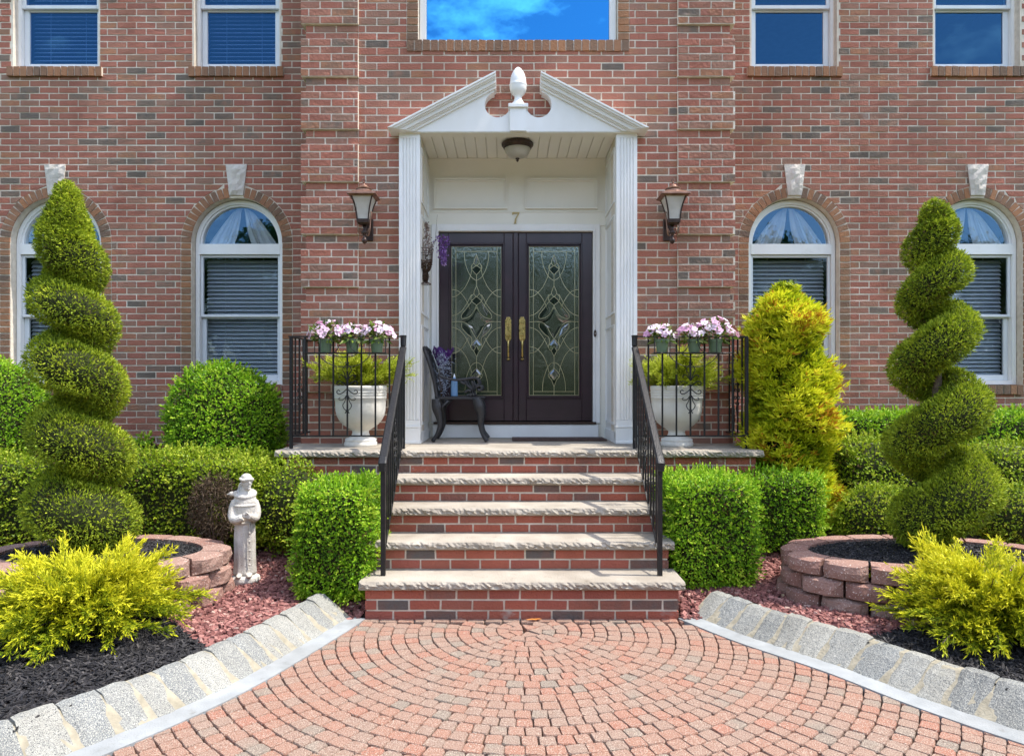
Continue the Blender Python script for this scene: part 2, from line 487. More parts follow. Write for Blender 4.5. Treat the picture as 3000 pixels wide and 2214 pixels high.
M['lf_box'] = leafm('lf_box', [(0.0, (0.15, 0.10, 0.035)), (0.035, (0.05, 0.125, 0.008)), (0.45, (0.165, 0.34, 0.014)), (0.8, (0.31, 0.52, 0.022)), (1.0, (0.48, 0.62, 0.06))], rough=0.38)
M['lf_ylw'] = leafm('lf_ylw', [(0.0, (0.17, 0.11, 0.04)), (0.05, (0.07, 0.12, 0.008)), (0.45, (0.18, 0.28, 0.012)), (0.8, (0.33, 0.42, 0.022)), (1.0, (0.47, 0.53, 0.06))], rough=0.4)
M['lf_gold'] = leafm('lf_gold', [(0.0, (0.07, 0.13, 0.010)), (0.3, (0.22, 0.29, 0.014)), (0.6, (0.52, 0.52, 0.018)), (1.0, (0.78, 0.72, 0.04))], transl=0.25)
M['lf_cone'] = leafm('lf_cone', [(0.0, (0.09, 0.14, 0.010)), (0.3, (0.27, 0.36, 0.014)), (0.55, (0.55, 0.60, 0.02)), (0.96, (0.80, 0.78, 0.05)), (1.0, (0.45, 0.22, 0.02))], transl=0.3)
M['lf_urn'] = leafm('lf_urn', [(0.0, (0.14, 0.085, 0.02)), (0.18, (0.20, 0.25, 0.015)), (0.6, (0.40, 0.47, 0.03)), (1.0, (0.56, 0.60, 0.08))], transl=0.3)
M['lf_dry'] = leafm('lf_dry', [(0.0, (0.055, 0.035, 0.022)), (0.7, (0.14, 0.095, 0.06)), (1.0, (0.22, 0.17, 0.11))], transl=0.1)
M['lf_pot'] = leafm('lf_pot', [(0.0, (0.05, 0.11, 0.012)), (0.6, (0.15, 0.22, 0.03)), (1.0, (0.34, 0.38, 0.14))], transl=0.35, rough=0.35)
M['lf_tree'] = leafm('lf_tree', [(0.0, (0.02, 0.05, 0.01)), (0.6, (0.05, 0.11, 0.02)), (1.0, (0.10, 0.18, 0.03))])
M['petal'] = mat('petal', [(0.0, (0.66, 0.30, 0.50)), (0.4, (0.76, 0.52, 0.66)), (1.0, (0.86, 0.77, 0.83))], src='object', mix=0.1, rough=0.6, transl=0.35)
M['purple'] = leafm('purple', [(0.0, (0.09, 0.035, 0.15)), (0.6, (0.22, 0.10, 0.34)), (1.0, (0.48, 0.34, 0.58))])
M['tulle'] = leafm('tulle', [(0.0, (0.055, 0.015, 0.11)), (1.0, (0.13, 0.05, 0.22))], transl=0.4)
M['silver'] = leafm('silver', [(0.0, (0.20, 0.24, 0.30)), (0.6, (0.36, 0.41, 0.50)), (1.0, (0.55, 0.60, 0.68))])
M['dried'] = leafm('dried', [(0.0, (0.20, 0.15, 0.11)), (0.6, (0.44, 0.35, 0.31)), (1.0, (0.60, 0.50, 0.47))])
M['rust_wire'] = mat('rust_wire', [(0.3, (0.045, 0.028, 0.022)), (0.7, (0.10, 0.06, 0.042))], scale=30, rough=0.8)
M['moss'] = leafm('moss', [(0.0, (0.035, 0.02, 0.012)), (1.0, (0.10, 0.058, 0.03))], transl=0.0)
M['bottle'] = mat('bottle', [(0.3, (0.13, 0.26, 0.46)), (0.7, (0.16, 0.30, 0.50))], scale=4, rough=0.35)
M['rubber'] = mat('rubber', [(0.3, (0.012, 0.012, 0.013)), (0.7, (0.02, 0.02, 0.02))], scale=20, rough=0.6)
M['mat_pile'] = mat('mat_pile', [(0.3, (0.05, 0.026, 0.02)), (0.7, (0.085, 0.045, 0.035))], scale=60, rough=1.0, bump=0.7, bscale=300)
M['dead_leaf'] = mat('dead_leaf', [(0.3, (0.50, 0.16, 0.02)), (0.7, (0.60, 0.24, 0.04))], scale=30, rough=0.7, transl=0.2)
M['tan_leaf'] = mat('tan_leaf', [(0.3, (0.34, 0.24, 0.15)), (0.7, (0.44, 0.32, 0.2))], scale=30, rough=0.8, transl=0.2)
M['lawn'] = mat('lawn', [(0.3, (0.045, 0.085, 0.018)), (0.7, (0.085, 0.13, 0.03))], scale=3, rough=1.0, bump=0.6, bscale=40)
M['roof'] = mat('roof', [(0.3, (0.05, 0.048, 0.046)), (0.7, (0.09, 0.085, 0.08))], scale=12, rough=0.95)
# ------------------------------------------------------------------ brick laying
def unit_brick(seed):
    r = np.random.default_rng(seed)
    v = np.array([(-.5, -.5, -.5), (.5, -.5, -.5), (.5, .5, -.5), (-.5, .5, -.5), (-.5, -.5, .5), (.5, -.5, .5), (.5, .5, .5), (-.5, .5, .5)])
    v += r.uniform(-1, 1, v.shape) * np.array([.010, .012, .030])
    f = [0, 3, 2, 1, 4, 5, 6, 7, 0, 1, 5, 4, 1, 2, 6, 5, 2, 3, 7, 6, 3, 0, 4, 7]
    return np_mesh('brick', v, 4, f)
UNITS = {}
def unit_for(m):
    if m.name not in UNITS:
        ms = [unit_brick(100 + i) for i in range(6)]
        for x in ms: x.materials.append(m)
        UNITS[m.name] = ms
    return random.choice(UNITS[m.name])

CH, MOD, JT = 0.0677, 0.2032, 0.0124

def hole_at(h, zb, zt):
    """interval of hole h over a course: (left_bottom, right_bottom, left_top, right_top) or None"""
    if h[0] == 'rect':
        _, a, b, z0, z1 = h
        if zt > z0 + 0.012 and zb < z1 - 0.012: return (a, b, a, b)
        return None
    _, xc, r, z0, zs = h
    if zt < z0 + 0.012 or zb > zs + r - 0.004: return None
    def half(z):
        if z <= zs: return r
        return math.sqrt(max(r * r - (z - zs) ** 2, 0))
    hb, ht = half(zb), half(zt)
    return (xc - hb, xc + hb, xc - ht, xc + ht)

def lay(u0, u1, z0, z1, holes=(), ch=CH, mod=MOD, jt=JT, phase=0.0, edge=None, off=None):
    """running bond; returns [(ub0, ub1, ut0, ut1, zb, zt, proud)] ; edge(i)->(u0,u1) per course"""
    out = []
    n = int(round((z1 - z0) / ch))
    for i in range(n):
        zb, zt = z0 + i * ch + jt / 2, z0 + (i + 1) * ch - jt / 2
        a, b = edge(i, u0, u1) if edge else (u0, u1)
        pr = off(i) if off else 0.0
        hs = [q for q in (hole_at(h, zb, zt) for h in holes) if q]
        s = a - ((phase + (i % 2) * 0.5) % 1.0) * mod
        while s < b - 0.02:
            p0, p1 = max(s, a) + (jt / 2 if s > a else 0), min(s + mod, b) - (jt / 2 if s + mod < b else 0)
            s += mod
            pcs = [(p0, p1, p0, p1)]
            for (lb, rb, lt, rt) in hs:
                nx = []
                for (x0, x1, y0, y1) in pcs:
                    L = (x0, max(x0, min(x1, lb)), y0, max(y0, min(y1, lt)))
                    Rr = (min(x1, max(x0, rb)), x1, min(y1, max(y0, rt)), y1)
                    for q in (L, Rr):
                        if max(q[1] - q[0], q[3] - q[2]) > 0.018: nx.append(q)
                pcs = nx
            for q in pcs:
                if max(q[1] - q[0], q[3] - q[2]) > 0.022:
                    out.append((*q, zb, zt, pr))
    return out

def mass(name, specs, mp, m, parent, dep=0.1, inset=0.0, kind='stuff', frnd=True):
    V, I, RR = [], [], []
    for k, (a0, a1, b0, b1, zb, zt, pr) in enumerate(specs):
        j = rng.uniform(-.0022, .0022, 8)
        f0 = -pr + inset + j[0]
        base = len(V)
        for (u, v, z) in ((a0, f0, zb + j[1]), (a1, f0 + j[2], zb + j[3]), (a1, dep, zb), (a0, dep, zb), (b0, f0, zt + j[4]), (b1, f0 + j[5], zt + j[6]), (b1, dep, zt), (b0, dep, zt)):
            V.append(mp(u, v, z))
        I += [base + q for q in (0, 3, 2, 1, 4, 5, 6, 7, 0, 1, 5, 4, 1, 2, 6, 5, 2, 3, 7, 6, 3, 0, 4, 7)]
        RR += [rng.random()] * 6
    v = np.array(V) - np.array(rloc(parent))
    o = link(name, np_mesh(name, v, 4, I, RR), m, parent)
    if kind: o['kind'] = kind
    return o

def mortar_specs(u0, u1, z0, z1, holes=(), ch=CH, edge=None, off=None, grow=0.02):
    """solid wall behind the bricks, course by course"""
    out = []
    n = int(round((z1 - z0) / ch))
    for i in range(n):
        zb, zt = z0 + i * ch, z0 + (i + 1) * ch
        a, b = edge(i, u0, u1) if edge else (u0, u1)
        pcs = [(a, b)]
        for h in holes:
            q = hole_at(h, zb + JT / 2, zt - JT / 2)
            if not q: continue
            l_, r_ = min(max(q[0], q[2]) + grow, (q[0] + q[1]) / 2), max(min(q[1], q[3]) - grow, (q[0] + q[1]) / 2)
            nx = []
            for (x0, x1) in pcs:
                if l_ > x0: nx.append((x0, min(x1, l_)))
                if x1 > r_: nx.append((max(x0, r_), x1))
            pcs = [p for p in nx if p[1] - p[0] > 0.003]
        for (x0, x1) in pcs: out.append((x0, x1, zb, zt, off(i) if off else 0.0))
    return out

def mortar(name, specs, mp, parent, dep=0.25, inset=0.0045):
    mb = MB()
    for (x0, x1, zb, zt, pr) in specs:
        vv = [mp(u, v, z) for (u, v, z) in ((x0, inset - pr, zb), (x1, inset - pr, zb), (x1, dep, zb), (x0, dep, zb), (x0, inset - pr, zt), (x1, inset - pr, zt), (x1, dep, zt), (x0, dep, zt))]
        mb.add(vv, [(0, 3, 2, 1), (4, 5, 6, 7), (0, 1, 5, 4), (1, 2, 6, 5), (2, 3, 7, 6), (3, 0, 4, 7)])
    return mb.build(name, M['mortar'], parent)

def brick_obj(name, c, size, m, parent, rot=(0, 0, 0)):
    o = bpy.data.objects.new(name, unit_for(m))
    COL.objects.link(o)
    o.parent = parent
    o.location = Vector(c) - rloc(parent)
    o.scale = size
    o.rotation_euler = rot
    return o

def brick_objs(name, specs, yfront, m, parent, dep=0.1):
    for (a0, a1, b0, b1, zb, zt, pr) in specs:
        y0 = yfront - pr + random.uniform(-.0018, .0018)
        brick_obj(name, ((a0 + a1) / 2, (y0 + yfront + dep) / 2, (zb + zt) / 2), (a1 - a0, yfront + dep - y0, zt - zb), m, parent,
                  (0, random.uniform(-.004, .004), random.uniform(-.004, .004)))

def front(D):
    return lambda u, v, z: (u, D + v, z)
def face_left(X):
    return lambda u, v, z: (X + v, u, z)
def face_right(X):
    return lambda u, v, z: (X - v, u, z)

# ------------------------------------------------------------------ the ground
D_SIDE, D_BAY, D_BACK = 7.32, 6.33, 7.05
ZL = 0.973                                   # landing height
LB = smooth_curve([(-1.0, 4.47), (-1.09, 4.16), (-1.36, 3.42), (-1.70, 2.84), (-2.15, 2.28), (-2.75, 1.75), (-3.6, 1.2)], 0.04)
RB = smooth_curve([(1.0, 4.47), (1.23, 4.08), (1.56, 3.64), (1.80, 3.24), (2.08, 2.87), (2.52, 2.38), (3.1, 1.85), (3.95, 1.3)], 0.04)
def lb(y): return np.where(np.asarray(y) > 4.47, -1.0, np.interp(y, LB[::-1, 1], LB[::-1, 0]))
def rb(y): return np.where(np.asarray(y) > 4.47, 1.0, np.interp(y, RB[::-1, 1], RB[::-1, 0]))
def zbed(x, y):
    t = np.clip((np.asarray(y, float) - 4.7) / 2.6, 0, 1)
    dip = 1 - np.clip((1.55 - np.abs(np.asarray(x, float))) / .2, 0, 1) * np.clip((4.72 - np.asarray(y, float)) / .24, 0, 1) * (np.asarray(y, float) > 4.44)
    return 0.105 * dip + 0.50 * t * t * (3 - 2 * t) + 0.008 * np.sin(np.asarray(x) * 7 + np.asarray(y) * 3) + 0.006 * np.sin(np.asarray(y) * 11 - np.asarray(x) * 4)

g = MB()
g.add([(-400, -400, -0.06), (400, -400, -0.06), (400, 400, -0.06), (-400, 400, -0.06)], [(0, 1, 2, 3)])
tag(g.build('ground', M['lawn']), kind='structure', label='mown grass reaching away around the house')
g = MB()
g.add([(-5.5, -30, -0.03), (5.5, -30, -0.03), (5.5, 4.6, -0.03), (-5.5, 4.6, -0.03)], [(0, 1, 2, 3)])
drive = tag(g.build('driveway', M['sand']), kind='structure', label='driveway of tumbled pink and grey pavers laid in rings')

# beds either side: one grid each
for sgn, nm, lab in ((-1, 'garden_bed', 'planting bed rising to the house left of the steps'), (1, 'garden_bed', 'planting bed rising to the house right of the steps')):
    ys = np.concatenate([np.arange(1.25, 4.42, 0.06), [4.445, 4.468], np.arange(4.52, 7.5, 0.06)])
    nu = 60
    V, I = [], []
    for y in ys:
        e = float(lb(y)) - 0.40 if sgn < 0 else float(rb(y)) + 0.40
        if y > 4.45: e = -1.0 if sgn < 0 else 1.0
        for k in range(nu):
            t = (k / (nu - 1)) ** 1.6
            x = e + (sgn * 7.5 - e) * t
            V.append((x, y, float(zbed(x, y)) - 0.012))
    for i in range(len(ys) - 1):
        for k in range(nu - 1):
            a = i * nu + k
            I += [a, a + 1, a + nu + 1, a + nu]
    nV = len(V)
    for i in range(len(ys)): V.append((V[i * nu][0], V[i * nu][1], -0.05))      # skirt down to the drive
    for i in range(len(ys) - 1): I += [i * nu, (i + 1) * nu, nV + i + 1, nV + i]
    o = link(nm, np_mesh(nm, V, 4, I), M['soil'])
    tag(o, lab, kind='structure')

# pavers in rings
RC = (0.02, 4.27)
PT = 0.0
def paver_mesh(w_in, w_out, h, seed):
    r = np.random.default_rng(seed)
    wi, wo, h2 = w_in / 2, w_out / 2, h / 2
    c = 0.009
    base = [(-wi + c, -h2), (wi - c, -h2), (wi, -h2 + c), (wo, h2 - c), (wo - c, h2), (-wo + c, h2), (-wo, h2 - c), (-wi, -h2 + c)]
    base = [(x + r.uniform(-.003, .003), y + r.uniform(-.003, .003)) for x, y in base]
    V = [(x, y, -0.03) for x, y in base] + [(x, y, -0.006) for x, y in base] + [(x * 0.935, y * 0.93, 0.0) for x, y in base]
    F_ = []
    for lv in (0, 1):
        for k in range(8):
            a, b = lv * 8 + k, lv * 8 + (k + 1) % 8
            F_.append((a, b, b + 8, a + 8))
    F_.append(tuple(range(16, 24)))
    return V, F_
pav = []
ROW = 0.079
for k in range(0, 54):
    rad = 0.06 + k * ROW
    cnt = max(3, int(round(2 * PI * rad / random.choice((0.076, 0.081, 0.086)))))
    ph = random.random()
    jt = 0.0038
    wi, wo = 2 * PI * (rad - ROW / 2 + jt / 2) / cnt - jt, 2 * PI * (rad + ROW / 2 - jt / 2) / cnt - jt
    vars_ = None
    for q in range(cnt):
        a = 2 * PI * (q + ph) / cnt
        x, y = RC[0] + rad * math.cos(a), RC[1] + rad * math.sin(a)
        if y > 4.40 or y < 0.55: continue
        if x < float(lb(y)) - 0.07 or x > float(rb(y)) + 0.07 or abs(x) > 3.2: continue
        if vars_ is None: vars_ = [paver_mesh(max(wi, .02), wo, ROW - jt, 1000 + k * 3 + s) for s in range(3)]
        pav.append((x, y, a, k, vars_[q % 3], (k, q % 3)))
# straight row along the first riser
xs = -1.02
sold = [paver_mesh(0.106, 0.106, 0.052, 5000 + s) for s in range(3)]
q = 0
while xs < 1.06:
    pav.append((xs + 0.056, 4.452, PI / 2, -1, sold[q % 3], (-1, q % 3))); xs += 0.112; q += 1
def paver_px(x, y):
    return F * x / y + PX, H * F / y + PY
vis = []
for p in pav:
    px, py = F * (p[0] - CX) / p[1] + PX, H * F / p[1] + PY
    vis.append(-60 < px < 3060 and py < 2260 and float(lb(p[1])) + 0.03 < p[0] < float(rb(p[1])) - 0.03)
order = sorted([i for i in range(len(pav)) if vis[i]], key=lambda i: pav[i][1])
single = set(order[:300])
shared = {}
V, N_, I, RR = [], [], [], []
for i, (x, y, a, k, (pv, pf), key) in enumerate(pav):
    rz = a - PI / 2 + random.uniform(-.03, .03)
    tz = random.uniform(-.0025, .0015)
    if i in single:
        if key not in shared:
            n_ = np.array([len(f) for f in pf]); ii = np.concatenate([np.array(f) for f in pf])
            shared[key] = np_mesh('paver', pv, n_, ii); shared[key].materials.append(M['paver'])
        o = bpy.data.objects.new('paver', shared[key]); COL.objects.link(o)
        o.parent = drive; o.location = (x, y, PT + tz); o.rotation_euler = (random.uniform(-.012, .012), random.uniform(-.012, .012), rz)
    else:
        b = len(V); c_, s_ = math.cos(rz), math.sin(rz)
        V += [(x + c_ * u - s_ * w, y + s_ * u + c_ * w, PT + tz + z) for u, w, z in pv]
        rr = random.random()
        for f in pf:
            N_.append(len(f)); I += [b + j for j in f]; RR.append(rr)
o = link('paver_field', np_mesh('paver_field', V, np.array(N_), I, RR), M['paver_mass'], drive)
o['kind'] = 'stuff'

# ------------------------------------------------------------------ granite kerbs
def offset_path(P, d):
    t = np.gradient(P, axis=0)
    t /= np.linalg.norm(t, axis=1)[:, None]
    nrm = np.stack([t[:, 1], -t[:, 0]], axis=1)      # right-hand side of travel
    return P + nrm * d, t, nrm
for sgn, P, lab, lab2 in ((-1, LB, 'sunlit granite block kerb edging the left bed', 'smooth pale concrete strip along the left kerb'),
                          (1, RB, 'granite block kerb edging the right bed below the golden juniper', 'smooth pale concrete strip along the right kerb')):
    sd = 1 if sgn < 0 else -1
    P = P if True else P
    A, t, nr = offset_path(P, 0.0)
    B, _, _ = offset_path(P, 0.12 * sd)
    # strip
    mb = MB()
    for i in range(len(P) - 1):
        z = 0.006
        j0, j1 = 0.0, 0.0
        mb.add([(*A[i], z), (*A[i + 1], z), (*B[i + 1], z + 0.006), (*B[i], z + 0.006), (*A[i], -0.05), (*A[i + 1], -0.05)], [(0, 1, 2, 3), (0, 1, 5, 4)])
    st = mb.build('concrete_gutter', M['concrete'], None, recalc=True)
    tag(st, lab2, kind='structure')
    kerb = thing('granite_kerb', lab, 'kerb', (float(P[0][0]), float(P[0][1]), 0))
    s = np.concatenate([[0], np.cumsum(np.linalg.norm(np.diff(P, axis=0), axis=1))])
    def at(q, off):
        C = np.array([np.interp(q, s, P[:, 0]), np.interp(q, s, P[:, 1])])
        nn = np.array([np.interp(q, s, nr[:, 0]), np.interp(q, s, nr[:, 1])]); nn /= np.linalg.norm(nn)
        return C + nn * off * sd
    # mortar bed running under the blocks
    mb = MB()
    prof = [(0.114, -0.03), (0.114, 0.012), (0.165, 0.048), (0.225, 0.092), (0.284, 0.128), (0.335, 0.132), (0.36, -0.03)]
    for i in range(len(P) - 1):
        rows = []
        for q in (s[i], s[i + 1]):
            rows.append([(*at(q, o_), z_) for o_, z_ in prof])
        for k in range(len(prof) - 1):
            mb.add([rows[0][k], rows[1][k], rows[1][k + 1], rows[0][k + 1]], [(0, 1, 2, 3)])
    mb.build('mortar_bed', M['joint'], kerb, recalc=True)
    q = 0.01
    while q < s[-1] - 0.2:
        ln = random.uniform(0.125, 0.170)
        bm = bmesh.new()
        nseg, rows = 5, []
        hj = random.uniform(-.008, .012)
        pr = [(0.112, -0.02), (0.108, 0.010), (0.165, 0.052), (0.225, 0.098), (0.282, 0.136 + hj), (0.330, 0.140 + hj), (0.352, 0.10), (0.352, -0.02)]
        for a in range(nseg + 1):
            uu = a / nseg
            endin = 0.007 if a in (0, nseg) else 0.0
            row = []
            for (o_, z_) in pr:
                jx, jz = random.uniform(-.004, .004), random.uniform(-.0035, .0035)
                p = at(q + ln * uu, o_ + jx + endin * 0.4)
                row.append(bm.verts.new(Vector((*p, max(z_ + jz - endin * 0.7, -0.02))) - kerb.location))
            rows.append(row)
        for a in range(nseg):
            for k in range(len(pr) - 1):
                bm.faces.new((rows[a][k], rows[a + 1][k], rows[a + 1][k + 1], rows[a][k + 1]))
        for row in (rows[0], rows[-1]): bm.faces.new(row)
        bmesh.ops.recalc_face_normals(bm, faces=bm.faces[:])
        me = bpy.data.meshes.new('block'); bm.to_mesh(me); bm.free()
        link('block', me, M['granite'], kerb)
        q += ln + random.uniform(0.007, 0.013)

# ------------------------------------------------------------------ brick steps and landing
steps = thing('brick_steps', 'wide brick entry steps with rough-edged pale stone treads', 'steps', (0, 4.485, 0))
ZT = [0.24, 0.43, 0.61, 0.79, ZL]
YR = [4.485, 4.770, 5.055, 5.340, 5.620]
TH = 0.053
def slab(name, x0, x1, y0, y1, z1, parent, th=TH, ends=True, m=None):
    """stone slab, rock-faced front edge"""
    n = max(3, int((x1 - x0) / 0.018))
    rows = 5
    mb = MB()
    xs = np.linspace(x0, x1, n + 1)
    G = []
    low = np.cumsum(rng.normal(0, .0035, n + 1)); low -= np.linspace(low[0], low[-1], n + 1); low = np.clip(low, -.009, .009)
    for r_ in range(rows):
        z = z1 - th * r_ / (rows - 1)
        row = []
        for i, x in enumerate(xs):
            if r_ == 0: y = y0 + 0.012 + low[i] + rng.uniform(-.002, .002)
            elif r_ == rows - 1: y = y0 + 0.010
            else: y = y0 + low[i] * .5 + rng.uniform(-.008, .008)
            row.append((x, y, z + (0 if r_ in (0, rows - 1) else rng.uniform(-.004, .004))))
        G.append(row)
    V = [p for row in G for p in row]
    Fc = []
    w = n + 1
    for r_ in range(rows - 1):
        for i in range(n):
            a = r_ * w + i
            Fc.append((a, a + w, a + w + 1, a + 1))
    b = len(V)
    for x in xs: V.append((x, y1, z1))
    for x in xs: V.append((x, y1, z1 - th))
    for i in range(n):
        Fc.append((i, i + 1, b + i + 1, b + i))
        a = (rows - 1) * w + i
        Fc.append((a + 1, a, b + w + i, b + w + i + 1))
    Fc.append(tuple([r_ * w for r_ in range(rows)] + [b + w, b]))
    Fc.append(tuple([b + n, b + w + n] + [r_ * w + n for r_ in reversed(range(rows))]))
    mb.add(V, Fc)
    return mb.build(name, m or M['stone'], parent)
XR = 1.005
for i in range(5):
    z0 = 0.0 if i == 0 else ZT[i - 1]
    z1 = ZT[i] - TH
    ch = 0.0677 if i == 0 else (z1 - z0) / 2
    zlo = z1 - 3 * 0.0677 if i == 0 else z0
    nrow = 3 if i == 0 else 2
    # mortar body of this riser
    mb = MB(); mb.box(-XR + .007, XR - .007, YR[i] + 0.007, (YR[i + 1] + 0.05) if i < 4 else 6.34, -0.1 if i == 0 else z0 - .02, z1 - 0.001)
    rs = mb.build('riser', M['mortar'], steps)
    sp = lay(-XR, XR, zlo, z1 - .0, ch=ch, phase=0.12 + i * 0.31, mod=0.2035)
    brick_objs('brick', sp, YR[i], M['step_brick'], rs)
    for X, fc in ((-XR, face_left(-XR)), (XR, face_right(XR))):
        sps = lay(YR[i] + 0.105, YR[i + 1] + 0.05 if i < 4 else 5.9, zlo, z1, ch=ch, phase=0.4)
        mass('side_bricks', sps, fc, M['step_brick_mass'], rs)
    if i < 4:
        slab('tread', -1.04, 1.04, YR[i] - 0.032, YR[i + 1] + 0.02, ZT[i], steps)
# landing: brick base either side, then the slabs
for sgn in (-1, 1):
    x0, x1 = (-1.9, -XR - .0) if sgn < 0 else (XR, 1.9)
    mb = MB(); mb.box(x0 + .007, x1 - .007, 5.62 + .007, 6.34, 0.0, ZL - TH - .001)
    base = mb.build('landing_base', M['mortar'], steps)
    zt = ZL - TH
    sp = lay(x0, x1, zt - 10 * 0.0665, zt, ch=0.0665, phase=0.3)
    brick_objs('brick', [q for q in sp if q[4] > zt - 5 * 0.0665], 5.62, M['step_brick'], base)
    mass('side_bricks', [q for q in sp if q[4] <= zt - 5 * 0.0665], front(5.62), M['step_brick_mass'], base)
    sps = lay(5.725, 6.32, zt - 10 * 0.0665, zt, ch=0.0665, phase=0.1)
    mass('side_bricks', sps, face_left(-1.9) if sgn < 0 else face_right(1.9), M['step_brick_mass'], base)
slab('landing_slab', -1.95, -0.955, 5.575, 6.335, ZL, steps)
slab('landing_slab', -0.950, 0.955, 5.585, 6.335, ZL - 0.001, steps)
slab('landing_slab', 0.960, 1.95, 5.575, 6.335, ZL, steps)
mb = MB(); mb.box(-0.90, 0.90, 6.338, 7.06, 0.7, ZL - 0.002)
mb.build('alcove_floor', M['stone'], steps)

# ------------------------------------------------------------------ house
house = thing('brick_house', 'two-storey red brick house front with a white pedimented doorway', 'house', (0, 7.32, 0.6))
def snap(z, z0): return z0 + round((z - z0) / CH) * CH
ZS0 = 0.62
SILL_T, SILL_B = snap(1.485, ZS0), snap(1.485, ZS0) - 2 * CH + 0.03
SPR = 2.985
UP_B = snap(4.795, ZS0)
WIN_X = (-4.825, -2.93, 2.905, 4.82)
HW = 0.468
holes_side = []
for xc in WIN_X:
    holes_side.append(('arch', xc, 0.588, SILL_T - 0.001, SPR))
    holes_side.append(('rect', xc - HW, xc + HW, SILL_T - CH, SILL_T))
    holes_side.append(('rect', xc - HW, xc + HW, UP_B, 6.3))
    holes_side.append(('rect', xc - HW - .03, xc + HW + .03, UP_B - CH, UP_B))
ZTOP = ZS0 + 88 * CH
wl_specs = {}
for sgn in (-1, 1):
    x0, x1 = (-6.6, -1.93) if sgn < 0 else (1.93, 6.6)
    w = mortar('wall', mortar_specs(x0, x1, ZS0, ZTOP, holes_side), front(D_SIDE), house)
    sp = lay(x0, x1, ZS0, ZTOP, holes_side, phase=0.35 if sgn > 0 else 0.1)
    mass('brick_courses', sp, front(D_SIDE), M['brick_mass'], w)
    mb = MB(); mb.box(x0, x1, D_SIDE - 0.03, D_SIDE + 0.25, 0.2, ZS0 - .002)
    mb.build('foundation', M['concrete'], house)
# bay
ZB0 = 0.958 - 2 * 7 * CH * 0
def q_off(i): return 0.03 if (i % 7) < 5 else 0.0
def q_edge(i, a, b):
    e = 0.0 if (i % 7) < 5 else 0.038
    return (a + e, b) if a < 0 else (a, b - e)
BAY_B = snap(4.59, ZB0)
holes_bay = [('rect', -0.90, 0.90, ZB0 - 1, snap(3.78, ZB0)), ('rect', -1.01, 1.01, BAY_B, 6.35), ('rect', -1.01, 1.01, BAY_B - .0957, BAY_B)]
holes_bay[2] = ('rect', -1.01, 1.01, BAY_B - CH, BAY_B)
ZBT = ZB0 + 84 * CH
bay = mortar('wall', mortar_specs(-1.44, 1.44, ZB0, ZBT, holes_bay) + mortar_specs(-1.956, -1.44, ZB0, ZBT, (), edge=q_edge, off=q_off) + mortar_specs(1.44, 1.956, ZB0, ZBT, (), edge=q_edge, off=q_off), front(D_BAY), house)
bsp = lay(-1.44, 1.44, ZB0, ZBT, holes_bay, phase=0.2)
qs = lay(-1.956, -1.445, ZB0, ZBT, (), phase=0.15, edge=q_edge, off=q_off) + lay(1.445, 1.956, ZB0, ZBT, (), phase=0.55, edge=q_edge, off=q_off)
allb = bsp + qs
def seen_brick(s):
    xc, zc = (s[0] + s[1]) / 2, (s[4] + s[5]) / 2
    if zc > 5.46 or zc < 1.95 or s[1] - s[0] < 0.15 or s[0] != s[2] or s[1] != s[3]: return False
    if abs(xc) < 1.09 and zc < 3.75: return False
    if zc < 3.70 + (1.16 - abs(xc)) * 0.56 and zc > 3.70 and abs(xc) > 0.22: return False
    if 0.0 <= abs(abs(xc) - 1.345) < 0.14 and 2.72 < zc < 3.25: return False
    return True
cand = sorted([i for i, s in enumerate(allb) if seen_brick(allb[i])], key=lambda i: ((allb[i][0] + allb[i][1]) / 2 - CX) ** 2 + ((allb[i][4] + allb[i][5]) / 2 - H) ** 2 - allb[i][6] * 50)
sel = set(cand[:300])
nb0 = len(bsp)
brick_objs('brick', [allb[i] for i in sorted(sel) if i < nb0], D_BAY, M['brick'], bay)
brick_objs('brick', [allb[i] for i in sorted(sel) if i >= nb0], D_BAY, M['quoin_brick'], bay)
mass('brick_courses', [s for i, s in enumerate(allb) if i not in sel and i < nb0], front(D_BAY), M['brick_mass'], bay)
mass('quoin_courses', [s for i, s in enumerate(allb) if i not in sel and i >= nb0], front(D_BAY), M['quoin_brick_mass'], bay)
# bay returns
for sgn in (-1, 1):
    X = 1.92 * sgn
    fc = face_left(X) if sgn < 0 else face_right(X)
    w = mortar('bay_return', mortar_specs(D_BAY + .11, D_SIDE + .25, ZB0 - 7 * CH, ZBT), fc, house)
    mass('brick_courses', lay(D_BAY + .11, D_SIDE, ZB0 - 7 * CH, ZBT, phase=.5), fc, M['brick_mass'], w)
# rest of the shell (dark rooms behind the glass)
mb = MB()
for (a, b, c, d, e, f_) in ((-6.6, -6.4, D_SIDE + .26, 12.0, 0.3, ZTOP), (6.4, 6.6, D_SIDE + .26, 12.0, 0.3, ZTOP), (-6.6, 6.6, 12.0, 12.2, 0.3, ZTOP),
                            (-6.4, 6.4, D_SIDE + .26, 12.0, 0.6, 0.7), (-6.4, 6.4, D_SIDE + .26, 12.0, 3.95, 4.1), (-1.9, 1.9, D_BAY + .26, D_SIDE + .25, 3.95, 4.1),
                            (-2.1, -1.95, D_SIDE + .26, 12.0, 0.7, 6.5), (1.95, 2.1, D_SIDE + .26, 12.0, 0.7, 6.5)):
    mb.box(a, b, c, d, e, f_)
mb.build('inner_walls', M['inside'], house)
mb = MB()
mb.box(-6.62, 6.62, D_SIDE + .02, 12.22, ZTOP + .003, ZTOP + .12)
mb.box(-1.97, 1.97, D_BAY + .02, D_SIDE + .015, ZBT + .003, ZBT + .12)
mb.build('roof', M['roof'], house)

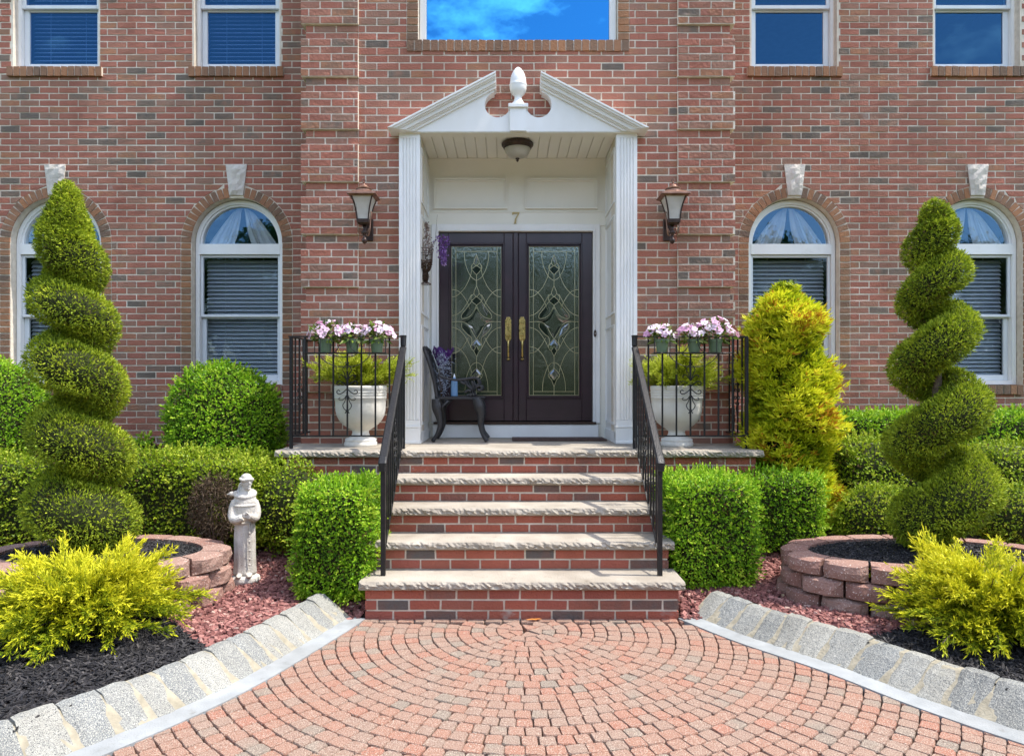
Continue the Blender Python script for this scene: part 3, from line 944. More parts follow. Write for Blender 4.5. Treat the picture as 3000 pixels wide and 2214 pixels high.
# ---- windows of the side walls
def header_stack(name, x0, x1, z0, z1, yf, parent, depth=0.10):
    n = int(round((z1 - z0) / CH)); h = (z1 - z0) / n
    for i in range(n):
        brick_obj(name, ((x0 + x1) / 2, yf + depth / 2 + random.uniform(-.003, .002), z0 + (i + .5) * h), (x1 - x0 - .008, depth, h - JT), M['sill_brick'], parent)
def rowlock(x0, x1, z0, z1, yf, depth=0.13):
    """sill of bricks on edge, with its mortar"""
    mb = MB(); mb.box(x0 + .004, x1 - .004, yf + .010, yf + depth, z0 + .006, z1 - .006)
    s = mb.build('window_sill', M['mortar'], house)
    n = int(round((x1 - x0) / 0.0725)); w = (x1 - x0) / n
    for i in range(n):
        brick_obj('sill_brick', (x0 + (i + .5) * w, yf + depth / 2, (z0 + z1) / 2), (w - .011, depth, z1 - z0 - .002 + random.uniform(-.003, .003)), M['sill_brick'], s, (0, random.uniform(-.02, .02), 0))
    return s
def ring(mb, xc, zc, r0, r1, y0, y1, a0=0, a1=PI, n=28):
    for i in range(n):
        p, q = a0 + (a1 - a0) * i / n, a0 + (a1 - a0) * (i + 1) / n
        pts = [(xc + r * math.cos(t), y, zc + r * math.sin(t)) for y in (y0, y1) for (r, t) in ((r0, p), (r1, p), (r1, q), (r0, q))]
        mb.add(pts, [(0, 1, 2, 3), (7, 6, 5, 4), (0, 3, 7, 4), (1, 5, 6, 2)])
def pane(name, x0, x1, z0, z1, y, m, parent):
    mb = MB(); mb.box(x0, x1, y, y + 0.004, z0, z1)
    return mb.build(name, m, parent)
def frame(mb, x0, x1, z0, z1, w, y0, y1, wb=None):
    wb = wb or w
    mb.box(x0, x0 + w, y0, y1, z0, z1); mb.box(x1 - w, x1, y0, y1, z0, z1)
    mb.box(x0 + w, x1 - w, y0, y1, z1 - w, z1); mb.box(x0 + w, x1 - w, y0, y1, z0, z0 + wb)
def sash(x0, x1, z0, z1, y, parent, gm, w=0.045, wb=None):
    mb = MB(); frame(mb, x0, x1, z0, z1, w, y, y + .035, wb)
    s = mb.build('sash', M['vinyl'], parent)
    bevel_mod(s, .004)
    pane('pane', x0 + w - .004, x1 - w + .004, z0 + (wb or w) - .004, z1 - w + .004, y + .015, gm, s)
    return s
blind_labels = {}
def blind(xc, hw, z0, z1, y, label, tilt, pitch=0.043):
    t = thing('window_blind', label, 'blind', (xc, y, z0), group='horizontal slat blinds behind the window panes')
    mb = MB(); mb.box(-hw, hw, -.025, .025, z1 - z0, z1 - z0 + .04); mb.build('head_rail', M['blind'], t, local=True)
    me = None
    n = int((z1 - z0) / pitch)
    for i in range(n):
        if me is None:
            mb = MB(); mb.box(-hw, hw, -.023, .023, -.0014, .0014, Matrix.Rotation(tilt, 4, 'X')); me = mb.mesh('slat'); me.materials.append(M['blind'])
        o = bpy.data.objects.new('slat', me); COL.objects.link(o); o.parent = t; o.location = (0, 0, (i + .4) * pitch); o.rotation_euler = (random.uniform(-.03, .03), random.uniform(-.001, .001), 0)
    for sx in (-.5, .5):
        mb = MB(); mb.tube([(hw * sx, -.026, 0), (hw * sx, -.026, z1 - z0)], .0016, 4); mb.build('cord', M['blind'], t, local=True)
    return t
WHICH = ('far left', 'left', 'right', 'far right')
NEAR = ('behind the left spiral topiary', 'above the round boxwood ball', 'behind the golden cone shrub', 'behind the right spiral topiary')
for wi_, xc in enumerate(WIN_X):
    # arched lower window
    yf = D_SIDE + 0.085
    mb = MB()
    ring(mb, xc, SPR, 0.425, HW - .002, yf, yf + .09)
    ring(mb, xc, SPR, 0.405, 0.424, yf + .018, yf + .09)
    mb.box(xc - HW + .002, xc - .425, yf, yf + .09, SILL_T + .004, SPR - .001); mb.box(xc + .425, xc + HW - .002, yf, yf + .09, SILL_T + .004, SPR - .001)
    mb.box(xc - .4248, xc + .4248, yf + .003, yf + .09, SILL_T + .004, SILL_T + .045)
    mb.box(xc - .4248, xc + .4248, yf - .006, yf + .09, SPR - .105, SPR + .004)
    w = mb.build('window', M['trim'], house, recalc=False)
    mid = wz(921, D_SIDE)
    sash(xc - .424, xc + .424, mid - .018, SPR - .107, yf + .022, w, M['glass_low'], .028)
    sash(xc - .424, xc + .424, SILL_T + .046, mid + .016, yf + .060, w, M['glass_low'], .046, .06)
    mb = MB()
    arc = [(xc + .408 * math.cos(t), SPR + .408 * math.sin(t)) for t in np.linspace(0, PI, 25)]
    mb.prism_xz([(xc + .408, SPR + .002)] + arc[1:-1] + [(xc - .408, SPR + .002)], yf + .05, yf + .054)
    mb.build('pane', M['glass_arch'], w, recalc=True)
    # sheer curtain fanning from the crown
    cu = thing('sheer_curtain', ('crumpled pale sheer curtain behind the arched pane ' if wi_ == 0 else 'parted sheer curtain fanning out behind the arched pane ') + NEAR[wi_], 'curtain', (xc, yf + .095, SPR))
    for sd in (-1, 1):
        nu, nv = 34, 10
        V, I = [], []
        for a in range(nu):
            u = a / (nu - 1)
            for b in range(nv):
                v = b / (nv - 1)
                xt = sd * (0.01 + 0.10 * u); xb = sd * (0.13 + 0.30 * u + .03 * math.sin(u * 9))
                sag = .05 * math.sin(v * PI) * (1 - u)
                x = xt + (xb - xt) * (v ** (0.9)) - sd * sag * .6
                z = 0.42 - 0.52 * v - 0.06 * u * (1 - v)
                if math.hypot(x, max(z, 0)) > .40:
                    k_ = .40 / math.hypot(x, max(z, 0)); x *= k_; z = z * k_ if z > 0 else z
                yv = .018 * math.sin(u * 30 + sd) * (0.4 + v) + .01 * math.sin(u * 71)
                V.append((x, yv, z))
        for a in range(nu - 1):
            for b in range(nv - 1):
                p = a * nv + b; I += [p, p + 1, p + nv + 1, p + nv]
        link('curtain_panel', np_mesh('curtain_panel', V, 4, I, smooth=True), M['curtain'], cu)
    # brick arch, jambs, keystone
    mb = MB(); ring(mb, xc, SPR, .474, .583, D_SIDE + .006, D_SIDE + .10, n=24)
    mb.box(xc - .583, xc - .474, D_SIDE + .006, D_SIDE + .10, SILL_T, SPR); mb.box(xc + .474, xc + .583, D_SIDE + .006, D_SIDE + .10, SILL_T, SPR)
    ar = mb.build('window_surround', M['mortar'], house)
    kh = 0.150
    na = 12
    for sd in (0, 1):
        for i in range(na):
            t = (i + .5) * (PI / 2 - kh) / na
            if sd: t = PI - t
            c_ = (xc + .5285 * math.cos(t), D_SIDE + .048, SPR + .5285 * math.sin(t))
            brick_obj('arch_brick', c_, (.104, .102, (PI / 2 - kh) / na * .5285 - .010), M['sill_brick'], ar, (0, -t, 0))
        x0 = xc - .583 if sd else xc + .477
        header_stack('jamb_brick', x0, x0 + .106, SILL_T + .001, SPR, D_SIDE - .002, ar)
    bm = bmesh.new()
    kp = [(-.072, 3.480), (.072, 3.480), (.112, 3.803), (-.112, 3.803)]
    mb = MB(); nx, nz = 5, 7
    V, I = [], []
    for b in range(nz):
        v = b / (nz - 1)
        for a in range(nx):
            u = a / (nx - 1)
            hwid = .072 + .040 * v
            edge_ = (a in (0, nx - 1)) or (b in (0, nz - 1))
            V.append((xc - hwid + 2 * hwid * u, D_SIDE - (.012 if edge_ else .022 + random.uniform(-.008, .010)), 3.480 + .323 * v + (0 if edge_ else random.uniform(-.012, .012))))
    fs_ = []
    for b in range(nz - 1):
        for a in range(nx - 1):
            p = b * nx + a; fs_.append((p, p + 1, p + nx + 1, p + nx))
    mb.add(V, fs_)
    n0 = len(V)
    per = [a for a in range(nx)] + [b * nx + nx - 1 for b in range(1, nz)] + [(nz - 1) * nx + a for a in reversed(range(nx - 1))] + [b * nx for b in reversed(range(1, nz - 1))]
    Vb = [(V[p][0], D_SIDE + .08, V[p][2]) for p in per]
    mb.v += Vb
    for i in range(len(per)):
        j = (i + 1) % len(per)
        mb.f.append([per[j], per[i], n0 + i, n0 + j]); mb.r.append(.5)
    mb.build('keystone', M['keystone'], ar)
    bm.free()
    rowlock(xc - HW, xc + HW, SILL_T - .100, SILL_T, D_SIDE - .03)
    # upper window
    mb = MB()
    frame(mb, xc - HW + .002, xc + HW - .002, UP_B + .004, 6.28, .05, yf, yf + .09, .035)
    w = mb.build('window', M['trim'], house)
    midu = 5.50
    sash(xc - HW + .053, xc + HW - .053, UP_B + .040, midu + .02, yf + .045, w, M['glass_up'], .055)
    sash(xc - HW + .053, xc + HW - .053, midu - .02, 6.22, yf + .008, w, M['glass_up'], .04)
    rowlock(xc - HW - .03, xc + HW + .03, UP_B - .100, UP_B, D_SIDE - .03)
    blind(xc, .41, SILL_T + .06, SPR - .11, yf + .16, 'lowered slat blind in the lower window ' + NEAR[wi_], R(50))
    if wi_ < 2:
        blind(xc, .38, UP_B + .08, 6.2, yf + .16, 'blue-tinted slat blind in the %s upper window left of the bay' % ('outer' if wi_ == 0 else 'inner'), R(35))

# ---- big bay window over the door
yf = D_BAY + .06
mb = MB(); frame(mb, -.898, .898, BAY_B + .004, 6.3, .062, yf, yf + .10, .028)
w = mb.build('window', M['trim'], house); bevel_mod(w, .006)
pane('pane', -.84, .84, BAY_B + .03, 6.24, yf + .03, M['glass_bay'], w)
mb = MB(); mb.box(-1.008, -.902, D_BAY + .006, D_BAY + .1, BAY_B, 6.3); mb.box(.902, 1.008, D_BAY + .006, D_BAY + .1, BAY_B, 6.3)
sr = mb.build('window_surround', M['mortar'], house)
for x0 in (-1.008, .903): header_stack('jamb_brick', x0, x0 + .105, BAY_B + .001, BAY_B + 25 * CH, D_BAY - .002, sr)
rowlock(-1.008, 1.008, BAY_B - .100, BAY_B, D_BAY - .012)
# ------------------------------------------------------------------ doorway
SOF = 3.755
def panel_mold(mb, x0, x1, z0, z1, y, w=.030, d=.026):
    """raised moulding rectangle on a wall facing -y"""
    for k, (e, dd) in enumerate(((0, d), (w * .55, d * .45))):
        a0, a1, c0, c1 = x0 + e, x1 - e, z0 + e, z1 - e
        ww = w * .5
        mb.box(a0, a0 + ww, y - dd, y + .002, c0, c1); mb.box(a1 - ww, a1, y - dd, y + .002, c0, c1)
        mb.box(a0 + ww, a1 - ww, y - dd, y + .002, c1 - ww, c1); mb.box(a0 + ww, a1 - ww, y - dd, y + .002, c0, c0 + ww)
DL0, DL1, DR0, DR1 = wx(1287, 7.0), wx(1503, 7.0), wx(1519, 7.0), wx(1735, 7.0)
DZ0, DZ1 = wz(1233, 7.0), wz(681, 7.0)
# back wall of the alcove around the doors
mb = MB()
mb.box(-.90, DL0 - .004, 6.985, 7.12, ZL - .001, SOF); mb.box(DR1 + .004, .90, 6.985, 7.12, ZL - .001, SOF)
mb.box(DL0 - .004, DR1 + .004, 6.985, 7.12, DZ1 + .004, SOF)
mb.box(DL0 - .004, DR1 + .004, 7.085, 7.12, DZ0, DZ1 + .004)
mb.build('alcove_wall', M['cream'], house)
mb = MB()
zt0, zt1 = wz(613, 6.985), wz(523, 6.985)
panel_mold(mb, wx(1271, 6.985), wx(1486, 6.985), zt0, zt1, 6.985)
panel_mold(mb, wx(1538, 6.985), wx(1750, 6.985), zt0, zt1, 6.985)
mb.box(-.895, .895, 6.972, 6.987, wz(662, 6.985), wz(658, 6.985))
mb.box(-.895, .895, 6.976, 6.987, wz(622, 6.985), wz(619, 6.985))
mb.build('transom_panel', M['cream'], house)
# casing
mb = MB()
for (a, b) in ((DL0 - .075, DL0 - .004), (DR1 + .004, DR1 + .075)):
    mb.box(a, b, 6.962, 6.984, DZ0 - .02, DZ1 + .075)
mb.box(DL0 - .004, DR1 + .004, 6.962, 6.984, DZ1 + .004, DZ1 + .075)
for (a, b) in ((DL0 - .022, DL0 - .004), (DR1 + .004, DR1 + .022)):
    mb.box(a, b, 6.950, 6.963, DZ0 - .02, DZ1 + .022)
mb.box(DL0 - .004, DR1 + .004, 6.950, 6.963, DZ1 + .004, DZ1 + .022)
o = mb.build('door_casing', M['trim'], house); bevel_mod(o, .003)
mb = MB(); mb.box(wx(1267, 6.93), wx(1754, 6.93), 6.925, 6.984, ZL, DZ0 - .030)
o = mb.build('kick_board', M['trim'], house); bevel_mod(o, .006)
mb = MB(); mb.box(DL0 - .05, DR1 + .03, 6.915, 7.06, DZ0 - .028, DZ0 - .006)
o = mb.build('threshold', M['bronze'], house)

def door_leaf(x0, x1, g0, g1, hinge_left):
    gz0, gz1 = wz(1158.5, 7.0), wz(721, 7.0)
    mb = MB()
    y0, y1 = 7.0, 7.045
    mb.box(x0, g0 - .028, y0, y1, DZ0, DZ1); mb.box(g1 + .028, x1, y0, y1, DZ0, DZ1)
    mb.box(g0 - .028, g1 + .028, y0, y1, gz1 + .028, DZ1); mb.box(g0 - .028, g1 + .028, y0, y1, DZ0, gz0 - .028)
    d = mb.build('door', M['door'], house); bevel_mod(d, .004)
    mb = MB()
    frame(mb, g0 - .030, g1 + .030, gz0 - .030, gz1 + .030, .016, y0 - .014, y1)
    frame(mb, g0 - .0135, g1 + .0135, gz0 - .0135, gz1 + .0135, .014, y0 + .002, y1)
    o = mb.build('lite_moulding', M['door'], d); bevel_mod(o, .004)
    pane('pane', g0 - .002, g1 + .002, gz0 - .002, gz1 + .002, y0 + .022, M['glass_door'], d)
    # leaded lines, drawn in the units of the glass
    sx, sz = (g1 - g0) / 345.0, (gz1 - gz0) / 1032.0
    def C(px, py): return Vector((g0 + (px - 407) * sx, y0 + .020, gz1 - (py - 168) * sz))
    half = [
        [(437, 168), (437, 1200)], [(409, 170), (409, 1198)],
        [(495, 203), (498, 260), (515, 325), (545, 380), (580, 405)],
        [(407, 466), (438, 470), (468, 487), (497, 523), (520, 565), (533, 600)],
        [(548, 300), (546, 335), (533, 385), (503, 448), (466, 490), (437, 512), (407, 518)],
        [(407, 648), (440, 640), (475, 615), (507, 572), (530, 530), (546, 500)],
        [(407, 728), (440, 735), (478, 762), (515, 815), (545, 875)],
        [(407, 860), (440, 866), (472, 885), (508, 930), (534, 995), (545, 1040)],
        [(407, 908), (440, 902), (470, 880), (500, 842), (522, 800)],
        [(500, 1172), (504, 1105), (523, 1035), (550, 985), (580, 970)],
        [(580, 225), (564, 265), (562, 285), (580, 305)], [(562, 285), (545, 300), (545, 325), (580, 365)], [(545, 325), (580, 298)],
        [(580, 440), (564, 480), (562, 495), (580, 520)], [(562, 495), (543, 515), (545, 545), (580, 575)], [(545, 545), (580, 512)],
        [(545, 550), (500, 610), (477, 640), (480, 668), (530, 655), (560, 620), (580, 575)],
        [(407, 690), (455, 688), (500, 684), (545, 655), (580, 590)], [(455, 688), (500, 695), (530, 720), (550, 760), (580, 810)],
        [(478, 700), (478, 730), (515, 775), (545, 800), (548, 850)],
        [(580, 805), (545, 845), (543, 870), (560, 890), (580, 855)], [(560, 890), (580, 930)],
        [(580, 1010), (543, 1050), (545, 1075), (562, 1092), (580, 1140)], [(545, 1075), (580, 1035), (562, 1062), (580, 1092)],
    ]
    cen = [[(580, 365), (580, 440)], [(580, 930), (580, 1010)], [(580, 1140), (580, 1200)], [(437, 203), (722, 203)], [(437, 1172), (722, 1172)], [(409, 170), (751, 170)], [(409, 1198), (751, 1198)]]
    mb = MB()
    for ln in half:
        pts = smooth_curve(ln, 14) if len(ln) > 2 else ln
        for mir in (0, 1):
            mb.tube([C((1160 - p[0]) if mir else p[0], p[1]) for p in pts], .0024, 4)
    for ln in cen: mb.tube([C(*p) for p in ln], .0024, 4)
    o = mb.build('leaded_came', M['came'], d)
    o['kind'] = 'stuff'
    bev = [[(580, 225), (564, 268), (580, 305), (596, 268)], [(548, 326), (580, 300), (612, 326), (580, 362)], [(548, 546), (580, 515), (612, 546), (580, 572)],
           [(478, 645), (502, 612), (545, 560), (530, 610), (505, 650), (482, 665)], [(682, 645), (658, 612), (615, 560), (630, 610), (655, 650), (678, 665)],
           [(460, 688), (505, 686), (545, 658), (580, 592), (580, 618), (552, 672), (510, 700)], [(700, 688), (655, 686), (615, 658), (580, 592), (580, 618), (608, 672), (650, 700)],
           [(482, 704), (505, 712), (530, 740), (545, 795), (515, 770), (480, 728)], [(678, 704), (655, 712), (630, 740), (615, 795), (645, 770), (680, 728)],
           [(512, 706), (535, 722), (580, 800), (580, 775), (552, 725)], [(648, 706), (625, 722), (580, 800), (580, 775), (608, 725)],
           [(580, 810), (548, 850), (560, 885), (580, 860), (600, 885), (612, 850)], [(562, 892), (580, 862), (598, 892), (580, 928)],
           [(580, 1014), (548, 1052), (580, 1088), (612, 1052)], [(564, 1095), (580, 1092), (596, 1095), (580, 1136)]]
    for b in bev:
        pts = [C(*p) for p in b]
        ce = sum(pts, Vector()) / len(pts)
        mb = MB()
        n = len(pts)
        inn = [ce + (p - ce) * .55 + Vector((0, -.006, 0)) for p in pts]
        mb.add(pts + inn, [tuple(range(n, 2 * n))] + [(i, (i + 1) % n, n + (i + 1) % n, n + i) for i in range(n)])
        mb.build('bevelled_pane', M['bevel_glass'], d)
    # handle set
    hx = wx(1489, 6.98) if hinge_left else wx(1530, 6.98)
    zc0, zc1 = wz(1000, 6.98), wz(928, 6.98)
    hw_ = .031
    poly = [(hx - hw_, zc0 + .03), (hx - hw_ * .6, zc0 + .008), (hx - hw_ * .5, zc0), (hx + hw_ * .5, zc0), (hx + hw_ * .6, zc0 + .008), (hx + hw_, zc0 + .03),
            (hx + hw_, zc1 - .035), (hx + hw_ * .7, zc1 - .018), (hx + hw_ * .55, zc1), (hx - hw_ * .55, zc1), (hx - hw_ * .7, zc1 - .018), (hx - hw_, zc1 - .035)]
    mb = MB(); mb.prism_xz(list(reversed(poly)), 6.990, 6.9995)
    h = mb.build('handle', M['brass'], d, recalc=True); bevel_mod(h, .003, 2)
    mb = MB()
    zl = zc1 - .06
    mb.v = []; 
    cyl = [(hx + .013 * math.cos(a), zl + .013 * math.sin(a)) for a in np.linspace(0, 2 * PI, 16, endpoint=False)]
    mb.prism_xz(cyl, 6.978, 6.991); mb.box(hx - .016, hx + .016, 6.965, 6.99, zc0 + .055, zc0 + .068)
    mb.build('lock', M['brass'], h, recalc=True)
    zg = wz(1052, 6.96)
    mb = MB()
    mb.tube([(hx, 6.992, zc0 + .03), (hx, 6.962, zc0 + .012), (hx, 6.955, zc0 - .02), (hx, 6.955, zc0 - .05), (hx, 6.955, zg + .035), (hx, 6.962, zg + .015), (hx, 6.99, zg + .004), (hx, 7.0, zg + .002)],
            [.007, .009, .012, .008, .011, .009, .009, .012], 10)
    mb.lathe([(0.0001, -.012), (.014, -.010), (.020, 0), (.014, .010), (.0001, .012)], (hx, 6.985, zg), 14)
    mb.build('grip', M['brass'], h, smooth=True)
    return d
door_leaf(DL0, DL1, wx(1322.5, 7.0), wx(1468.6, 7.0), True)
door_leaf(DR0, DR1, wx(1550, 7.0), wx(1696.6, 7.0), False)
mb = MB(); mb.box(DL1 + .001, DR0 - .001, 6.988, 7.05, DZ0, DZ1); o = mb.build('astragal', M['door'], house); bevel_mod(o, .006)
# house number and bell
mb = MB()
nx0, nx1, nz0, nz1 = wx(1500, 6.97), wx(1522, 6.97), wz(655, 6.97), wz(621, 6.97)
w_, h_ = nx1 - nx0, nz1 - nz0
def np7(u, v): return (nx0 + u * w_, nz0 + v * h_)
mb.prism_xz([np7(.0, .78), np7(.06, 1.0), np7(1, 1.0), np7(1, .90), np7(.62, .45), np7(.55, .06), np7(.62, 0), np7(.22, 0), np7(.30, .08), np7(.38, .40), np7(.78, .86), np7(.2, .84), np7(.1, .76)], 6.974, 6.9845)
mb.build('house_number', M['number'], house, recalc=True)
mb = MB(); bx_, bz_ = wx(1743, 6.96), wz(977, 6.96)
mb.prism_xz([(bx_ + .014 * math.cos(a), bz_ + .036 * math.sin(a)) for a in np.linspace(0, 2 * PI, 20, endpoint=False)], 6.945, 6.963)
o = mb.build('door_bell', M['bronze'], house, recalc=True)
mb = MB(); mb.prism_xz([(bx_ + .006 * math.cos(a), bz_ + .006 * math.sin(a)) for a in np.linspace(0, 2 * PI, 12, endpoint=False)], 6.940, 6.9455); mb.build('bell_button', M['lamp_glass'], o, recalc=True)
# alcove sides with panels
for sgn in (-1, 1):
    X = .885 * sgn
    mb = MB(); mb.box(min(X, X + .02 * sgn), max(X, X + .02 * sgn), 6.28, 6.984, ZL - .001, SOF)
    s = mb.build('alcove_side', M['trim'], house)
    mb = MB()
    for (z0, z1) in ((ZL + .16, 2.05), (2.15, 3.05), (3.16, 3.66)):
        for e, d in ((0, .013), (.014, .007)):
            y0, y1, c0, c1 = 6.37 + e, 6.93 - e, z0 + e, z1 - e
            a, b = (X, X + d) if sgn < 0 else (X - d, X)
            mb.box(a, b, y0, y0 + .012, c0, c1); mb.box(a, b, y1 - .012, y1, c0, c1)
            mb.box(a, b, y0 + .012, y1 - .012, c0, c0 + .012); mb.box(a, b, y0 + .012, y1 - .012, c1 - .012, c1)
    a, b = (X, X + .012) if sgn < 0 else (X - .012, X)
    mb.box(a, b, 6.30, 6.984, ZL, ZL + .10)
    mb.build('panel_moulding', M['trim'], s)
# soffit boards
nb = 18; bw = 1.77 / nb
mb = MB(); mb.box(-.905, .905, 6.27, 7.1, SOF + .0125, SOF + .03); sf = mb.build('soffit', M['cream'], house)
bm_ = MB(); bm_.box(-bw / 2 + .0035, bw / 2 - .0035, -.40, .40, 0, .012, bev=.0028); me = bm_.mesh('soffit_board'); me.materials.append(M['cream'])
for i in range(nb):
    o = bpy.data.objects.new('soffit_board', me); COL.objects.link(o); o.parent = sf
    o.location = Vector((-.885 + (i + .5) * bw, 6.683, SOF - .0005 * (i % 2))) - rloc(sf)
mb = MB(); mb.box(-.884, .884, 6.975, 6.985, SOF - .012, SOF - .001); mb.build('soffit_trim', M['cream'], house)
# fluted pilasters
for sgn in (-1, 1):
    a, b = (.877, 1.063)
    n = 5; mg = .030; gw = .0155
    rw = ((b - a) - 2 * mg - n * gw) / (n - 1)
    yf, yb = 6.245, 6.335
    pts = [(a, yf)]
    x = a + mg
    for k in range(n):
        for (t, d) in ((0, 0), (.2, .008), (.5, .011), (.8, .008), (1, 0)):
            pts.append((x + gw * t, yf + d))
        x += gw + rw
    pts += [(b, yf), (b, yb), (a, yb)]
    pts = [(p[0] * sgn, p[1]) for p in pts]
    if sgn > 0: pass
    else: pts = pts[::-1]
    mb = MB(); mb.prism_xy(pts, 1.185, 3.70)
    p = mb.build('pilaster', M['trim'], house, recalc=True)
    A, B = sorted((a * sgn, b * sgn))
    mb = MB(); mb.box(A, B, yf + .001, yb, 3.701, 3.756); mb.build('capital', M['trim'], p)
    mb = MB(); mb.box(A - .0, B + .0, yf + .001, yb, 1.13, 1.184)
    mb.box(A - .004, B + .004, yf - .012, yb + .001, ZL, 1.118); mb.box(A - .008, B + .008, yf - .018, yb + .002, 1.1185, 1.13); mb.box(A - .008, B + .008, yf - .020, yb + .002, ZL + .0005, ZL + .025)
    o = mb.build('plinth', M['trim'], p); bevel_mod(o, .003)
    mb = MB(); mb.box(A + .0 if sgn > 0 else A + .0, B, 6.336, 6.42, ZL, 3.75) if False else mb.box(min(.886 * sgn, 1.0 * sgn), max(.886 * sgn, 1.0 * sgn), 6.337, 6.40, ZL, 3.75)
    mb.build('pilaster_back', M['trim'], p)
# broken pediment
zt = lambda x: 3.76 + (x + 1.115) * .5196
xe = lambda o: -1.115 + (o - .015) / .5196
yp = 6.215
for sgn in (-1, 1):
    cx_, cz_, rr_ = -.183, 3.985, .114
    poly = [(-.071, 3.745), (-.932, 3.745), (-.213, zt(-.213) - .11)] + [(cx_ + rr_ * math.cos(t), cz_ + rr_ * math.sin(t)) for t in np.linspace(R(104), R(331), 22)] + [(-.071, 3.925)]
    poly = [(x * -sgn, z) for x, z in poly]
    if sgn < 0: poly = poly[::-1]
    mb = MB(); mb.prism_xz(poly, yp, 6.33)
    pd = mb.build('pediment', M['trim'], house, recalc=True)
    mb = MB()
    def strip(o1, o2, y0, y1):
        pl = [(xe(o2), 3.745), (-.197, zt(-.197) - o2), (-.197, zt(-.197) - o1), (xe(o1), 3.745)]
        if xe(o1) < -1.145: pl[3] = (-1.145, 3.745)
        pl = [(x * -sgn, z) for x, z in pl]
        mb.prism_xz(pl, y0, y1)
    strip(.000, .016, 6.105, 6.33); strip(.0162, .034, 6.118, 6.33); strip(.0342, .046, 6.140, 6.33); strip(.0462, .078, 6.160, 6.33); strip(.0782, .090, 6.180, 6.33); strip(.0902, .112, 6.195, 6.33)
    o = mb.build('raking_cornice', M['trim'], pd, recalc=True)
mb = MB(); mb.box(-.073, .073, 6.185, 6.33, 3.744, 3.945); mb.box(-.088, .088, 6.165, 6.33, 3.9455, 3.980, bev=.004)
ped = mb.build('pedestal', M['trim'], house)
mb = MB()
mb.lathe([(.062, 0), (.062, .010), (.055, .022), (.043, .038), (.034, .058), (.032, .075), (.040, .090), (.058, .108), (.070, .130), (.075, .155), (.075, .170), (.078, .178), (.079, .186), (.074, .192), (.073, .205), (.070, .235), (.062, .268), (.048, .300), (.030, .326), (.012, .342), (.0005, .346)], (0, 6.235, 3.9805), 28)
mb.build('finial', M['trim'], ped, smooth=True)
mb = MB(); mb.box(-.876, .876, 6.225, 6.335, 3.7445, 3.79); mb.build('head_board', M['trim'], house)
mb = MB(); mb.box(-1.0, 1.0, 6.222, 6.33, 3.7385, 3.7435); mb.build('pediment_soffit', M['cream'], house)

